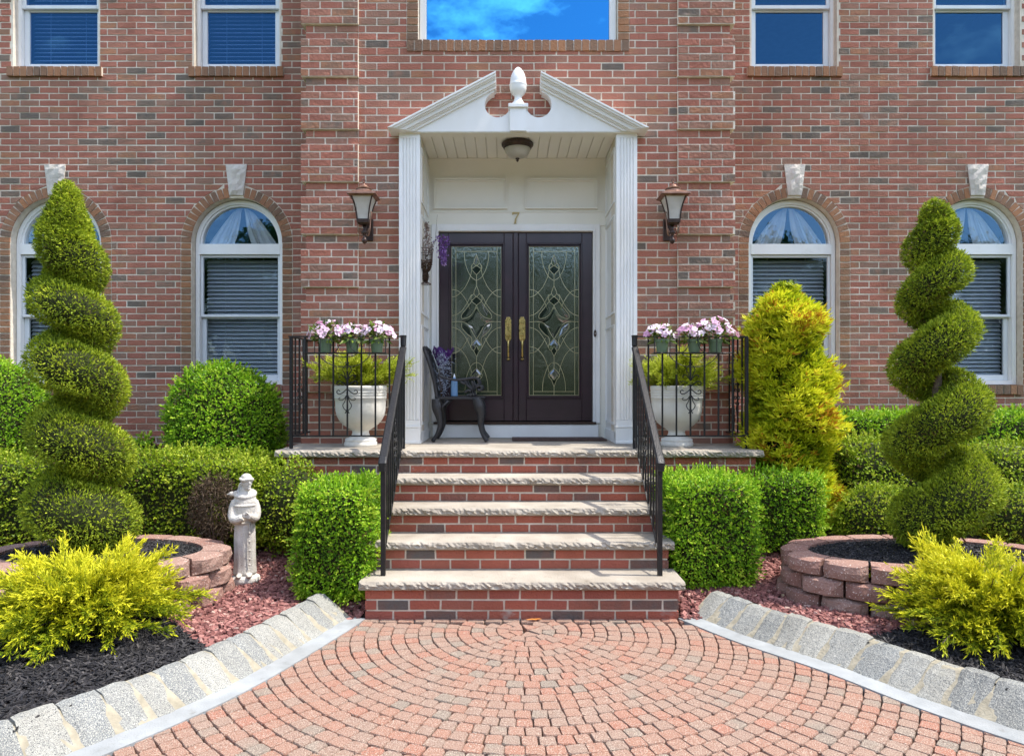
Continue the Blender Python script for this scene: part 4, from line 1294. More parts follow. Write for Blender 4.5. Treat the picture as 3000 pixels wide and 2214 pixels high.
# ------------------------------------------------------------------ lamps
def lantern(x, label):
    t = thing('wall_lantern', label, 'lantern', (x, D_BAY, 2.735), group='bronze wall lanterns beside the doorway')
    yc = -.205
    def frus(mb, z0, h0, z1, h1, n=4):
        mb.lathe([(h0 * 1.4142, z0), (h1 * 1.4142, z1)], (0, yc, 0), 4, a0=PI / 4)
    mb = MB()
    frus(mb, .408, .124, .420, .122); frus(mb, .4205, .116, .446, .076); frus(mb, .395, .100, .4075, .120)
    mb.lathe([(.078, .446), (.076, .458), (.060, .466), (.066, .470), (.068, .478), (.052, .486), (.040, .494), (.030, .506), (.012, .514), (.008, .524), (.012, .530), (.004, .538), (.0005, .54)], (0, yc, 0), 18)
    mb.build('roof', M['copper'], t, local=True)
    mb = MB()
    for s in (-1, 1):
        mb.tube([(.0, yc, .53), (.012 * s, yc, .545), (.010 * s, yc, .562), (-.006 * s, yc, .566)], [.004, .005, .005, .003], 6)
    mb.build('finial', M['copper'], t, local=True)
    # flared glass body
    prof = [(.050, .205), (.053, .24), (.060, .29), (.072, .34), (.088, .39), (.092, .396)]
    for k in range(4):
        a = k * PI / 2
        rot = Matrix.Rotation(a, 4, 'Z')
        V = []
        for r_, z_ in prof:
            for u in (-1, 1):
                p = rot @ Vector((u * (r_ - .008), -r_ + .003, 0)); V.append((p.x, p.y + yc, z_))
        V2 = []
        for r_, z_ in prof:
            for u in (-1, 1):
                p = rot @ Vector((u * (r_ - .008), -r_ + .006, 0)); V2.append((p.x, p.y + yc, z_))
        mb = MB()
        mb.add(V, [(2 * i, 2 * i + 1, 2 * i + 3, 2 * i + 2) for i in range(len(prof) - 1)]); mb.add(V2, [(2 * i + 1, 2 * i, 2 * i + 2, 2 * i + 3) for i in range(len(prof) - 1)])
        mb.build('glass_panel', M['lamp_glass'], t, local=True)
        mb = MB()
        rot = Matrix.Rotation(a + PI / 4, 4, 'Z')
        mb.tube([tuple((rot @ Vector((0, -r_ * 1.40, 0))) + Vector((0, yc, z_))) for r_, z_ in prof], .0075, 4)
        mb.build('corner_bar', M['bronze'], t, local=True)
    mb = MB()
    frus(mb, .165, .036, .175, .046); frus(mb, .1755, .052, .205, .054)
    mb.build('base_cup', M['bronze'], t, local=True)
    mb = MB()
    mb.lathe([(.018, .165), (.012, .14), (.016, .12), (.030, .10), (.014, .085), (.010, .06), (.022, .045), (.026, .030), (.018, .012), (.0005, 0)], (0, yc + .03, 0), 12)
    mb.build('drop_finial', M['bronze'], t, local=True, smooth=True)
    for s in (-1, 1):
        mb = MB()
        pts = smooth_curve([(.060 * s, yc, .275), (.070 * s, yc, .262), (.064 * s, yc, .245), (.056 * s, yc, .19), (.052 * s, yc, .12), (.036 * s, yc + .02, .075), (.014 * s, yc + .03, .082), (.016 * s, yc + .03, .105), (.030 * s, yc + .03, .110), (.036 * s, yc + .03, .14)], .012)
        mb.tube([tuple(p) for p in pts], .0065, 6)
        mb.build('scroll_arm', M['copper'], t, local=True, smooth=True)
    mb = MB()
    mb.box(-.045, .045, -.018, .0, .06, .26, bev=.006)
    mb.tube([tuple(p) for p in smooth_curve([(0, -.01, .21), (0, -.07, .235), (0, -.12, .20), (0, -.15, .13), (0, yc + .03, .095)], .02)], .011, 8)
    mb.build('bracket', M['bronze'], t, local=True)
    return t
lantern(-1.352, 'bronze flared wall lantern on the brick left of the doorway')
lantern(1.355, 'bronze flared wall lantern on the brick right of the doorway')
cl = thing('ceiling_lamp', 'bronze rimmed glass bowl lamp under the porch soffit', 'lamp', (wx(1516, 6.52), 6.52, 3.60))
mb = MB()
mb.lathe([(.060, .155), (.135, .153), (.150, .140), (.148, .125), (.138, .118), (.130, .098), (.118, .092)], (0, 0, 0), 28)
mb.build('canopy', M['bronze'], cl, local=True)
for k in range(3):
    a = k * 2 * PI / 3 + .5
    mb = MB(); mb.ell((.147 * math.cos(a), .147 * math.sin(a), .137), (.008, .008, .012), 8, 6); mb.build('screw', M['bronze'], cl, local=True)
mb = MB()
mb.lathe([(.122, .098), (.120, .085), (.108, .055), (.085, .030), (.050, .014), (.016, .008), (.0005, .007)], (0, 0, 0), 28)
mb.build('glass_bowl', M['lamp_glass'], cl, local=True, smooth=True)
mb = MB(); mb.lathe([(.018, .010), (.020, .002), (.010, -.006), (.013, -.014), (.006, -.024), (.0005, -.028)], (0, 0, 0), 12)
mb.build('finial', M['bronze'], cl, local=True, smooth=True)

# ------------------------------------------------------------------ iron railings
def spiral(c, r0, turns, a0, d=1, n=16):
    return [(c[0] + d * r0 * (1 - .72 * i / n) * math.cos(a0 + turns * 2 * PI * i / n), c[1] + r0 * (1 - .72 * i / n) * math.sin(a0 + turns * 2 * PI * i / n)) for i in range(n + 1)]
def railing(sg, label):
    t = thing('iron_railing', label, 'railing', (-1.874 * sg, 5.76, ZL), group='black iron railings of the landing and steps')
    def part(name, mb, **k): return mb.build(name, M['iron'], t, **k)
    X0, X1, YF = -1.874 * sg, -.95 * sg, 5.76
    ZTp, ZBt = 1.89, 1.078
    def bx(x0, x1, y0, y1, z0, z1, nm, bev=0.0):
        mb = MB(); mb.box(min(x0, x1), max(x0, x1), min(y0, y1), max(y0, y1), z0, z1, bev=bev); return part(nm, mb)
    bx(X0 - .0125, X0 + .0125, YF - .0125, YF + .0125, ZL, ZTp - .001, 'post')
    bx(X1 - .0125, X1 + .0125, YF - .0125, YF + .0125, ZL, ZTp - .04, 'post')
    bx(X0 - .02, X1 + .02 * 0, YF - .016, YF + .016, ZTp, ZTp + .010, 'top_rail')
    bx(X0 + .0127 * sg, X1 - .0127 * sg, YF - .006, YF + .006, ZBt - .006, ZBt + .006, 'bottom_rail')
    # return to the wall
    bx(X0 - .016, X0 + .016, YF + .0165, 6.31, ZTp, ZTp + .010, 'top_rail')
    bx(X0 - .006, X0 + .006, YF + .013, 6.31, ZBt - .006, ZBt + .006, 'bottom_rail')
    for k in range(1, 5):
        y = YF + k * .112
        bx(X0 - .006, X0 + .006, y - .006, y + .006, ZBt + .0062, ZTp - .0005, 'baluster')
    n = 8
    for k in range(1, n):
        x = X0 + (X1 - X0) * k / n
        bx(x - .0065, x + .0065, YF - .0065, YF + .0065, ZBt + .0062, ZTp - .0005, 'baluster')
    # scroll ornament on the middle baluster
    xm = X0 + (X1 - X0) * .5
    def ornament(tr, nm='scroll_ornament'):
        mb = MB()
        for s in (-1, 1):
            for vz in (1, -1):
                # big S: from waist out to curl
                c = smooth_curve([(0.004, .012), (.020, .03), (.042, .046), (.058, .040), (.060, .024), (.048, .018), (.042, .026)], .006)
                mb.tube([tr(s * p[0] * 1.0, vz * p[1] * 1.0) for p in c], .0042, 5)
                c = smooth_curve([(0.004, .05), (.018, .075), (.032, .085), (.046, .082), (.048, .070), (.040, .068)], .006)
                mb.tube([tr(s * p[0], vz * (p[1] + .005)) for p in c], .0036, 5)
                c = smooth_curve([(.006, .06), (.014, .10), (.026, .125), (.018, .150), (.006, .165), (.012, .185)], .008)
                mb.tube([tr(s * p[0], vz * p[1]) for p in c], .0038, 5)
        for vz in (1, -1):
            for s in (-1, 1): mb.tube([tr(s * .003, vz * .155), tr(s * .008, vz * .175), tr(s * .013, vz * .180)], .0032, 5)
        o = mb.build(nm, M['iron'], t, smooth=True); return o
    ornament(lambda u, v: (xm + u * 1.4, YF - .008, 1.475 + v * 1.15))
    ornament(lambda u, v: (X0 - .008 * sg, YF + .26 + u, 1.42 + v))
    # stair flight
    XB, YB = -.912 * sg, 4.615
    zpost = 1.015
    bx(XB - .015, XB + .015, YB - .015, YB + .015, ZT[0], zpost - .045, 'post')
    p0, p1 = Vector((X1, YF - .02, 1.800)), Vector((XB, YB, zpost))
    mb = MB()
    dv = (p1 - p0).normalized(); side = Vector((1, 0, 0)); up = side.cross(dv); up = up if up.z > 0 else -up
    prof = [(-.027, -.004), (-.027, .006), (-.018, .014), (.018, .014), (.027, .006), (.027, -.004), (.014, -.012), (-.014, -.012)]
    def ring_at(p, k=1.0): return [p + side * u * k + up * v * k for u, v in prof]
    rings = [ring_at(p0), ring_at(p1), [p1 + Vector((0, -.030, -.030)) + side * u + Vector((0, -1, 0)) * v * 1.0 for u, v in prof], [p1 + Vector((0, -.030, -.085)) + side * u * .8 + Vector((0, -1, 0)) * v * .9 for u, v in prof]]
    V = [q for r_ in rings for q in r_]
    fs = []
    for i in range(len(rings) - 1):
        for k in range(8):
            a, b = i * 8 + k, i * 8 + (k + 1) % 8
            fs.append((a, b, b + 8, a + 8))
    fs += [tuple(range(8)), tuple(range((len(rings) - 1) * 8, len(rings) * 8))]
    mb.add(V, fs); part('handrail', mb, recalc=True)
    mb = MB()
    mb.tube([(X1, YF - .012, ZTp + .014), (X1, YF - .012, ZTp - .012), (X1, YF - .014, ZTp - .07), (X1, YF - .018, ZTp - .09)], [.027, .024, .023, .012], 10); part('newel_cap', mb)
    q0, q1 = Vector((X1, YF - .0126, ZL + .085)), Vector((XB, YB + .0152, ZT[0] + .115))
    mb = MB(); mb.tube([q0, q1], .0075, 4); part('bottom_rail', mb)
    nb_ = 9
    for k in range(1, nb_ + 1):
        f_ = k / (nb_ + 1)
        a = q0.lerp(q1, f_); b_ = p0.lerp(p1, f_)
        bx(a.x - .0065, a.x + .0065, a.y - .0065, a.y + .0065, a.z, b_.z - .008, 'baluster')
    mid = (q0.lerp(q1, .5) + p0.lerp(p1, .5)) / 2
    ornament(lambda u, v: (mid.x + .008 * sg, mid.y + u, mid.z + v))
    return t
railing(1, 'black iron railing with scrollwork on the left of the steps')
railing(-1, 'black iron railing with scrollwork on the right of the steps')
# ------------------------------------------------------------------ foliage tools
def nrmz(v): return v / np.maximum(np.linalg.norm(v, axis=1, keepdims=True), 1e-9)
def rdir(n): return nrmz(rng.normal(size=(n, 3)))
class Leaves:
    def __init__(self): self.V, self.RR, self.n = [], [], 0
    def add(self, P, Dn, L, W, rnd, bend=0.0, side=None):
        """one folded diamond per point"""
        n = len(P)
        L = np.broadcast_to(np.asarray(L, float), (n,))[:, None]; W = np.broadcast_to(np.asarray(W, float), (n,))[:, None]
        Dn = nrmz(Dn)
        S = nrmz(np.cross(Dn, rdir(n) if side is None else side))
        up = np.cross(S, Dn)
        m = P + Dn * L * .48 + up * L * bend
        v = np.stack([P, m + S * W / 2, P + Dn * L, m - S * W / 2], axis=1)
        self.V.append(v.reshape(-1, 3)); self.RR.append(np.broadcast_to(rnd, (n,)).astype(np.float32)); self.n += n
        return self
    def build(self, name, m, parent, kind='stuff'):
        v = np.concatenate(self.V) - np.array(rloc(parent))
        me = np_mesh(name, v, 4, np.arange(len(v)), np.concatenate(self.RR))
        o = link(name, me, m, parent)
        if kind: o['kind'] = kind
        return o
def lumps(P, amp, k, seed):
    r = np.random.default_rng(seed)
    o = np.zeros(len(P))
    for i in range(5):
        kv = r.normal(size=3); kv *= k * (1 + .5 * i) / np.linalg.norm(kv)
        o += np.sin(P @ kv + r.uniform(0, 6.28)) / (1 + .5 * i)
    return o * amp / 2.2

def round_box(n, h, r):
    """points and normals on a rounded box of half sizes h, corner radius r"""
    h = np.array(h, float)
    ar = np.array([h[1] * h[2], h[0] * h[2], h[0] * h[1]])
    ax = rng.choice(3, n, p=ar / ar.sum())
    P = rng.uniform(-1, 1, (n, 3)) * h
    sg = rng.choice([-1, 1], n)
    P[np.arange(n), ax] = sg * h[ax]
    c = np.clip(P, -(h - r), h - r)
    N = nrmz(P - c)
    return c + N * r, N
def ellips(n, h):
    N = rdir(n); h = np.array(h, float)
    P = N * h
    return P, nrmz(N / h)
def shell_mesh(h, r, kind):
    mb = MB()
    bm = bmesh.new(); bmesh.ops.create_icosphere(bm, subdivisions=3, radius=1.0)
    bm.verts.index_update()
    vs_ = []
    h = np.array(h, float)
    for v in bm.verts:
        d = np.array(v.co)
        if kind == 'ell': p = d * h
        else:
            k = 1.0 / max(abs(d[i]) / h[i] for i in range(3)); q = d * k
            c = np.clip(q, -(h - r), h - r); e = q - c; e = e / max(np.linalg.norm(e), 1e-9)
            p = c + e * r
        vs_.append(tuple(p))
    mb.add(vs_, [[v.index for v in f.verts] for f in bm.faces]); bm.free()
    return mb

def shrub(name, label, c, h, m, n, kind='ell', r=.1, leaf=(.022, .013), amp=.02, k=9, seed=1, cat='shrub', spread=.9, group=None, extra=None, zmin=-1.0, jitter=.03):
    """clipped shrub: core painted dark as shaded twigs, plus leaves through its outer shell"""
    z0 = c[2] - h[2]
    t = thing(name, label, cat, (c[0], c[1], max(z0, float(zbed(c[0], c[1])) - .02)), group=group)
    P, N = (ellips(n, h) if kind == 'ell' else round_box(n, h, r))
    hid = (N[:, 1] > .75)
    keep = ~(hid & (rng.random(n) < .5)); P, N = P[keep], N[keep]; n = len(P)
    P = P + N * (lumps(P, amp, k, seed) + rng.uniform(-jitter, jitter * .35, n))[:, None]
    shade = np.clip(.5 + .24 * rng.normal(size=n) + lumps(P, .20, 9, seed + 5) + lumps(P, .10, 22, seed + 6), 0, 1)
    W = P + np.array(c)
    keep = W[:, 2] > float(zbed(c[0], c[1])) - .02
    W, N, shade = W[keep], N[keep], shade[keep]; n = len(W)
    lv = Leaves()
    lv.add(W, N * .45 + rdir(n) * spread + np.array([0, 0, .15]), rng.uniform(.7, 1.25, n) * leaf[0], rng.uniform(.8, 1.2, n) * leaf[1], shade, .12, side=N + rdir(n) * .55 + np.array([0, -.1, .35]))
    # young shoots standing proud
    q = rng.choice(n, n // 22, replace=False)
    for st in range(5):
        lv.add(W[q] + N[q] * (.012 + .010 * st), N[q] * .9 + np.array([0, 0, .4]) + rdir(len(q)) * .7, leaf[0], leaf[1], np.clip(shade[q] + .3, 0, 1), .12)
    lv.build('foliage', m, t)
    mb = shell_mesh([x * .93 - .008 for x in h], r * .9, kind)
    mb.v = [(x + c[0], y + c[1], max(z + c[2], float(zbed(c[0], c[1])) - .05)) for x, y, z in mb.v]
    mb.build('twigs', M['twig'], t, smooth=True)  # solid inner shell, coloured dark for the shade among the twigs
    return t

# ------------------------------------------------------------------ spiral topiaries
def topiary(name, label, D, axis, keys, ccw, seed, n=95000, FL=.9, ease=0.0):
    """keys: (turn, z, helix radius, tube radius); axis: (z, x) pairs; helix passes the front at whole turns"""
    K = np.array(keys); A = np.array(axis)
    ts = np.linspace(K[0, 0], K[-1, 0], 420)
    te = np.where(ts > .3, ts - ease * np.sin(2 * PI * ts) / (2 * PI), ts)      # flatter in front, steeper behind
    z, Rr, r_ = np.interp(te, K[:, 0], K[:, 1]), np.interp(ts, K[:, 0], K[:, 2]), np.interp(ts, K[:, 0], K[:, 3])
    sm = np.ones(25) / 25
    def smo(a): return np.convolve(np.pad(a, 12, mode='edge'), sm, 'valid')
    z, Rr, r_ = smo(z), smo(Rr), smo(r_)
    r_ = np.where(ts < K[1, 0], np.interp(ts, K[:, 0], K[:, 3]), r_)
    ph = -PI / 2 + 2 * PI * ts * (1 if ccw else -1)
    ax = np.interp(z, A[::-1, 0], A[::-1, 1])
    C = np.stack([ax + Rr * np.cos(ph), D + Rr * np.sin(ph), z], axis=1)
    T = nrmz(np.gradient(C, axis=0))
    t = thing(name, label, 'topiary', (float(np.interp(.42, A[::-1, 0], A[::-1, 1])), D, .40))
    pr = r_ * (np.abs(np.gradient(z)) + .004); pr /= pr.sum()
    idx = rng.choice(len(ts), n, p=pr)
    a = rng.uniform(0, 2 * PI, n)
    # frame: radial-horizontal and up-ish
    Nn = np.stack([np.cos(ph), np.sin(ph), 0 * ph], axis=1)
    B = nrmz(np.cross(T, Nn)); Nn = nrmz(np.cross(B, T))
    Nr = nrmz(Nn[idx] * np.cos(a)[:, None] + B[idx] * np.sin(a)[:, None] / FL)
    P = C[idx] + rng.normal(0, .004, (n, 3)) + Nn[idx] * (np.cos(a) * r_[idx])[:, None] + B[idx] * (np.sin(a) * r_[idx] * FL)[:, None]
    # drop points buried inside another turn
    keep = np.ones(n, bool)
    for j in range(0, len(ts), 5):
        q = P - C[j]
        dd = np.sqrt((q[:, 0] ** 2 + q[:, 1] ** 2) / r_[j] ** 2 + q[:, 2] ** 2 / (r_[j] * FL) ** 2)
        keep &= (dd > .86) | (np.abs(ts[idx] - ts[j]) < .5)
    P, Nr = P[keep], Nr[keep]
    n = len(P)
    P = P + Nr * (lumps(P, .012, 16, seed) + rng.uniform(-.022, .008, n))[:, None]
    shade = np.clip(.42 + .22 * rng.normal(size=n) + lumps(P, .18, 18, seed + 2), 0, 1)
    ok = P[:, 2] > .36; P, Nr, shade = P[ok], Nr[ok], shade[ok]; n = len(P)
    lv = Leaves()
    d = Nr * .8 + np.array([0, 0, .3]) + rdir(n) * .75
    lv.add(P, d, rng.uniform(.013, .024, n), rng.uniform(.006, .010, n), shade, .05, side=Nr + rdir(n) * .6 + np.array([0, -.2, .6]))
    sel_ = rng.choice(n, n // 3, replace=False)
    lv.add(P[sel_] + Nr[sel_] * .006, d[sel_] + rdir(len(sel_)) * .6, .026, .006, np.clip(shade[sel_] + .12, 0, 1), .05)
    lv.build('foliage', M['lf_spiral'], t)
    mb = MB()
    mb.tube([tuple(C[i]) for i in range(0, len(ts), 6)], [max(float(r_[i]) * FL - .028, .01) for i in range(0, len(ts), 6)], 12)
    mb.build('twigs', M['twig'], t, smooth=True)  # core tube, its dark colour stands for shade between the needles
    mb = MB()
    mb.tube([(float(np.interp(zz, A[::-1, 0], A[::-1, 1])), D, zz) for zz in np.linspace(.36, float(K[0, 1]) - .15, 14)], [.05 - .0028 * i for i in range(14)], 8)
    mb.build('trunk', M['bark'], t, smooth=True)
    return t
S46 = 4.6
topiary('spiral_topiary', 'tight spiral clipped evergreen in the left ring planter', S46,
        [(2.87, wx(192, S46)), (2.2, wx(205, S46)), (1.62, wx(226, S46)), (1.15, wx(234, S46)), (.3, wx(250, S46))],
        [(-.70, 2.86, .0, .012), (-.55, 2.76, .0, .075), (-.30, 2.58, .006, .135), (-.05, 2.42, .022, .17), (.25, 2.31, .045, .175), (1, 2.01, .095, .155), (2, 1.61, .112, .176), (3, 1.14, .114, .180), (4, .67, .122, .215), (4.45, .52, .09, .23)], True, 3, FL=.92, ease=.55)
topiary('spiral_topiary', 'open corkscrew clipped evergreen in the right ring planter', S46,
        [(2.76, wx(2738, S46)), (2.2, wx(2738, S46)), (1.3, wx(2748, S46)), (.3, wx(2770, S46))],
        [(-.50, 2.735, .0, .012), (-.36, 2.64, .0, .075), (-.12, 2.50, .012, .125), (.25, 2.41, .050, .122), (1, 2.20, .088, .118), (2, 1.79, .122, .136), (3, 1.29, .155, .156), (4, .74, .145, .190), (4.5, .52, .10, .21)], False, 9, FL=.92, ease=-.15)

# ------------------------------------------------------------------ ring planters
def ring_planter(xc, yc, rx, ry, label):
    t = thing('ring_planter', label, 'planter', (xc, yc, .08), group='raised oval planters of red split-faced blocks')
    zb_ = .085
    hh = .108
    mb = MB()
    pts = [(xc + (rx - .10) * math.cos(a), yc + (ry - .10) * math.sin(a)) for a in np.linspace(0, 2 * PI, 48, endpoint=False)]
    mb.prism_xy(pts, .02, .375)
    mb.build('fill', M['soil'], t)
    th = np.linspace(0, 2 * PI, 721)
    s = np.concatenate([[0], np.cumsum(np.hypot(np.diff(rx * np.cos(th)), np.diff(ry * np.sin(th))))])
    for lv in range(3):
        ex = .012 * (1 - lv) * 0 - .006 * lv
        nbk = 16
        for k in range(nbk):
            q0, q1 = (k + .5 * (lv % 2)) / nbk, (k + 1 + .5 * (lv % 2)) / nbk
            bm = bmesh.new(); cols_ = []
            shift, tw, dz_ = random.uniform(-.012, .010), random.uniform(-.014, .014), random.uniform(-.003, .003)
            ns = 6
            ow = .145
            for j in range(ns + 1):
                u = j / ns
                q = (q0 + (q1 - q0) * (.028 + .944 * u)) % 1.0
                a = float(np.interp(q * s[-1], s, th))
                nx_, ny_ = math.cos(a) / rx, math.sin(a) / ry; l_ = math.hypot(nx_, ny_); nx_, ny_ = nx_ / l_, ny_ / l_
                bow = .034 * math.sin(PI * u) ** .5 + shift + tw * (u - .5)
                col = []
                z0, z1 = zb_ + lv * hh + .002, zb_ + (lv + 1) * hh - .002
                ox, oy = xc + (rx + ex) * math.cos(a), yc + (ry + ex) * math.sin(a)
                e = .014 if j in (0, ns) else 0
                for (dd, zz) in ((-ow, z0), (-.004 - e, z0), (bow + random.uniform(-.006, .006) - e, z0 + .012), (bow + .004 + random.uniform(-.008, .008) - e, (z0 + z1) / 2), (bow + random.uniform(-.006, .004) - e, z1 - .012), (-.012 - e, z1), (-ow, z1)):
                    col.append(bm.verts.new(Vector((ox + nx_ * dd, oy + ny_ * dd, zz)) - rloc(t)))
                cols_.append(col)
            for j in range(ns):
                for i in range(7):
                    i2 = (i + 1) % 7
                    bm.faces.new((cols_[j][i], cols_[j + 1][i], cols_[j + 1][i2], cols_[j][i2]))
            bm.faces.new(cols_[0]); bm.faces.new(cols_[-1])
            bmesh.ops.recalc_face_normals(bm, faces=bm.faces[:])
            me = bpy.data.meshes.new('block'); bm.to_mesh(me); bm.free()
            link('block', me, M['planter_block'], t)
    return t
PL = [(-2.755, 4.60, .80, .53), (2.62, 4.60, .88, .53)]
ring_planter(*PL[0], 'oval planter of red split-faced blocks behind the left golden juniper')
ring_planter(*PL[1], 'oval planter of red split-faced blocks behind the right golden juniper')

# ------------------------------------------------------------------ mulch and red stone
def in_ring(x, y, g=0.0):
    o = np.zeros(len(x), bool)
    for (a, b, c, d) in PL: o |= ((x - a) / (c + g)) ** 2 + ((y - b) / (d + g)) ** 2 < 1
    return o
def chips(name, label, XY, Z, L, W, T_, m, cat, boxy=False, tilt=.35):
    n = len(XY)
    L = rng.uniform(*L, n); W = rng.uniform(*W, n); T_ = rng.uniform(*T_, n)
    u = np.stack([np.cos(a := rng.uniform(0, 2 * PI, n)), np.sin(a), rng.normal(0, tilt, n)], axis=1); u = nrmz(u)
    w = nrmz(np.cross(u, np.array([0, 0, 1.0]) + rng.normal(0, tilt, (n, 3)))); v = np.cross(w, u)
    C = np.stack([XY[:, 0], XY[:, 1], Z], axis=1)
    cor = []
    jit = .35 if boxy else .15
    for (a_, b_, c_) in ((-1, -1, -1), (1, -1, -1), (1, 1, -1), (-1, 1, -1), (-1, -1, 1), (1, -1, 1), (1, 1, 1), (-1, 1, 1)):
        ja, jb, jc = (1 + rng.uniform(-jit, jit, n) for _ in range(3))
        cor.append(C + u * (a_ * ja * L / 2)[:, None] + w * (b_ * jb * W / 2)[:, None] + v * (c_ * jc * T_ / 2)[:, None])
    V = np.stack(cor, axis=1).reshape(-1, 3)
    f = np.array([0, 3, 2, 1, 4, 5, 6, 7, 0, 1, 5, 4, 1, 2, 6, 5, 2, 3, 7, 6, 3, 0, 4, 7])
    I = (np.arange(n)[:, None] * 8 + f[None, :]).ravel()
    RR = np.repeat(rng.random(n) ** 1.4, 6)
    o = link(name, np_mesh(name, V, 4, I, RR), m)
    return tag(o, label, cat, kind='stuff')
def black(x, y):
    l = (x < 0) & (y < 3.72 + (-1.69 - x) * 1.05) & (y < 4.25)
    r = (x > 0) & (y < 3.92 + (x - 2.05) * .42) & (x > 1.2) & (y < 4.2)
    return l | r
def bed_pts(n, x0, x1, y0, y1):
    x, y = rng.uniform(x0, x1, n), rng.uniform(y0, y1, n)
    e = np.where(y > 4.44, 1.03, np.where(x < 0, -lb(y), rb(y)) + .335)
    return x, y, np.abs(x) > e
for sgn, side in ((-1, 'left'), (1, 'right')):
    a, b = (-4.4, -1.0) if sgn < 0 else (1.0, 4.4)
    x, y, ok = bed_pts(90000, a, b, 1.9, 5.6)
    ok &= ~in_ring(x, y, .0)
    # keep what the photograph can show
    px = F * (x - CX) / y + PX
    ok &= (px > -250) & (px < 3250) & (y > 2.3)
    kb = ok & black(x, y)
    xi, yi = x[kb][:17000], y[kb][:17000]
    z = zbed(xi, yi) + rng.uniform(-.006, .014, len(xi))
    chips('bark_mulch', 'shredded black bark mulch under the %s golden juniper' % side, np.stack([xi, yi], 1), z, (.018, .055), (.004, .010), (.003, .007), M['mulch'], 'mulch')
    kr = ok & ~black(x, y)
    xi, yi = x[kr][:11000], y[kr][:11000]
    z = zbed(xi, yi) + rng.uniform(-.008, .010, len(xi))
    chips('lava_rock', 'crushed red stone chips covering the bed %s of the steps' % side, np.stack([xi, yi], 1), z, (.016, .036), (.012, .024), (.008, .018), M['red_rock'], 'stone chips', True, .3)
    c = PL[0] if sgn < 0 else PL[1]
    n = 6500
    a_, r_ = rng.uniform(0, 2 * PI, n), np.sqrt(rng.random(n))
    xi, yi = c[0] + (c[2] - .11) * r_ * np.cos(a_), c[1] + (c[3] - .11) * r_ * np.sin(a_)
    z = .378 + .02 * (1 - r_) + rng.uniform(-.006, .012, n)
    chips('bark_mulch', 'black bark mulch filling the %s ring planter' % side, np.stack([xi, yi], 1), z, (.018, .05), (.004, .010), (.003, .007), M['mulch'], 'mulch')

# ------------------------------------------------------------------ clipped shrubs
BOX = 'clipped boxwoods'
shrub('boxwood_ball', 'large round bright green boxwood ball under the left inner window', (-2.70, 6.45, 1.06), (.505, .48, .635), M['lf_box'], 26000, seed=11, leaf=(.026, .016), amp=.03, jitter=.035)
shrub('boxwood_ball', 'round blue-green shrub cut by the left edge of the photo', (wx(-30, 6.35), 6.35, 1.10), (.50, .46, .64), M['lf_box'], 20000, seed=12, leaf=(.026, .014), amp=.03)
shrub('boxwood_hedge', 'low yellow-green hedge behind the stone statue', (-2.62, 5.62, .58), (.66, .36, .35), M['lf_ylw'], 26000, 'box', .16, seed=13, leaf=(.024, .016), amp=.045, k=7, jitter=.05)
shrub('boxwood_hedge', 'low patchy yellow-green hedge left of the left topiary', (-4.1, 5.55, .56), (.62, .36, .36), M['lf_ylw'], 18000, 'box', .16, seed=14, leaf=(.024, .016), amp=.045, k=7, jitter=.05)
shrub('boxwood_bush', 'small sparse bush between the statue and the square boxwood', (-1.76, 5.42, .56), (.27, .25, .32), M['lf_ylw'], 5200, seed=15, leaf=(.024, .015), amp=.05, k=9, jitter=.09)
shrub('boxwood_cube', 'square clipped boxwood left of the bottom step', (-1.245, 4.90, .45), (.240, .36, .37), M['lf_box'], 24000, 'box', .085, seed=16, leaf=(.022, .013), amp=.018, jitter=.03)
shrub('boxwood_cube', 'larger square boxwood right of the bottom step', (1.335, 5.12, .46), (.295, .37, .36), M['lf_box'], 25000, 'box', .09, seed=17, leaf=(.022, .013), amp=.018, jitter=.03)
shrub('boxwood_cube', 'square boxwood set back beside the golden cone shrub', (2.03, 5.66, .47), (.315, .32, .33), M['lf_box'], 19000, 'box', .09, seed=18, leaf=(.022, .013), amp=.02, jitter=.03)
shrub('boxwood_hedge', 'flat-topped green hedge along the wall under the right windows', (4.25, 6.72, .85), (1.35, .30, .38), M['lf_box'], 30000, 'box', .14, seed=19, leaf=(.030, .017), amp=.03, jitter=.04)
shrub('boxwood_bush', 'dark bush with yellow top between cone shrub and right topiary', (3.02, 6.02, .66), (.36, .32, .37), M['lf_ylw'], 11000, 'box', .2, seed=20, leaf=(.026, .016), amp=.05, jitter=.05)
shrub('boxwood_bush', 'dark yellowish bush right of the right topiary', (4.15, 5.95, .64), (.40, .32, .37), M['lf_ylw'], 11000, 'box', .2, seed=21, leaf=(.026, .016), amp=.05, jitter=.05)
shrub('boxwood_bush', 'low pale green mound behind the right ring planter', (2.76, 5.42, .44), (.30, .22, .27), M['lf_ylw'], 9500, seed=22, leaf=(.020, .012), amp=.03, jitter=.04)
shrub('boxwood_bush', 'low green mound at the right edge behind the right planter', (3.86, 5.40, .44), (.30, .24, .27), M['lf_ylw'], 8500, seed=23, leaf=(.020, .012), amp=.03, jitter=.04)
t = shrub('leafy_plant', 'small broad-leaved plant against the wall beside the left topiary', (-3.74, 7.02, .80), (.19, .13, .15), M['lf_box'], 420, seed=24, leaf=(.055, .032), amp=.03, jitter=.06, cat='plant')
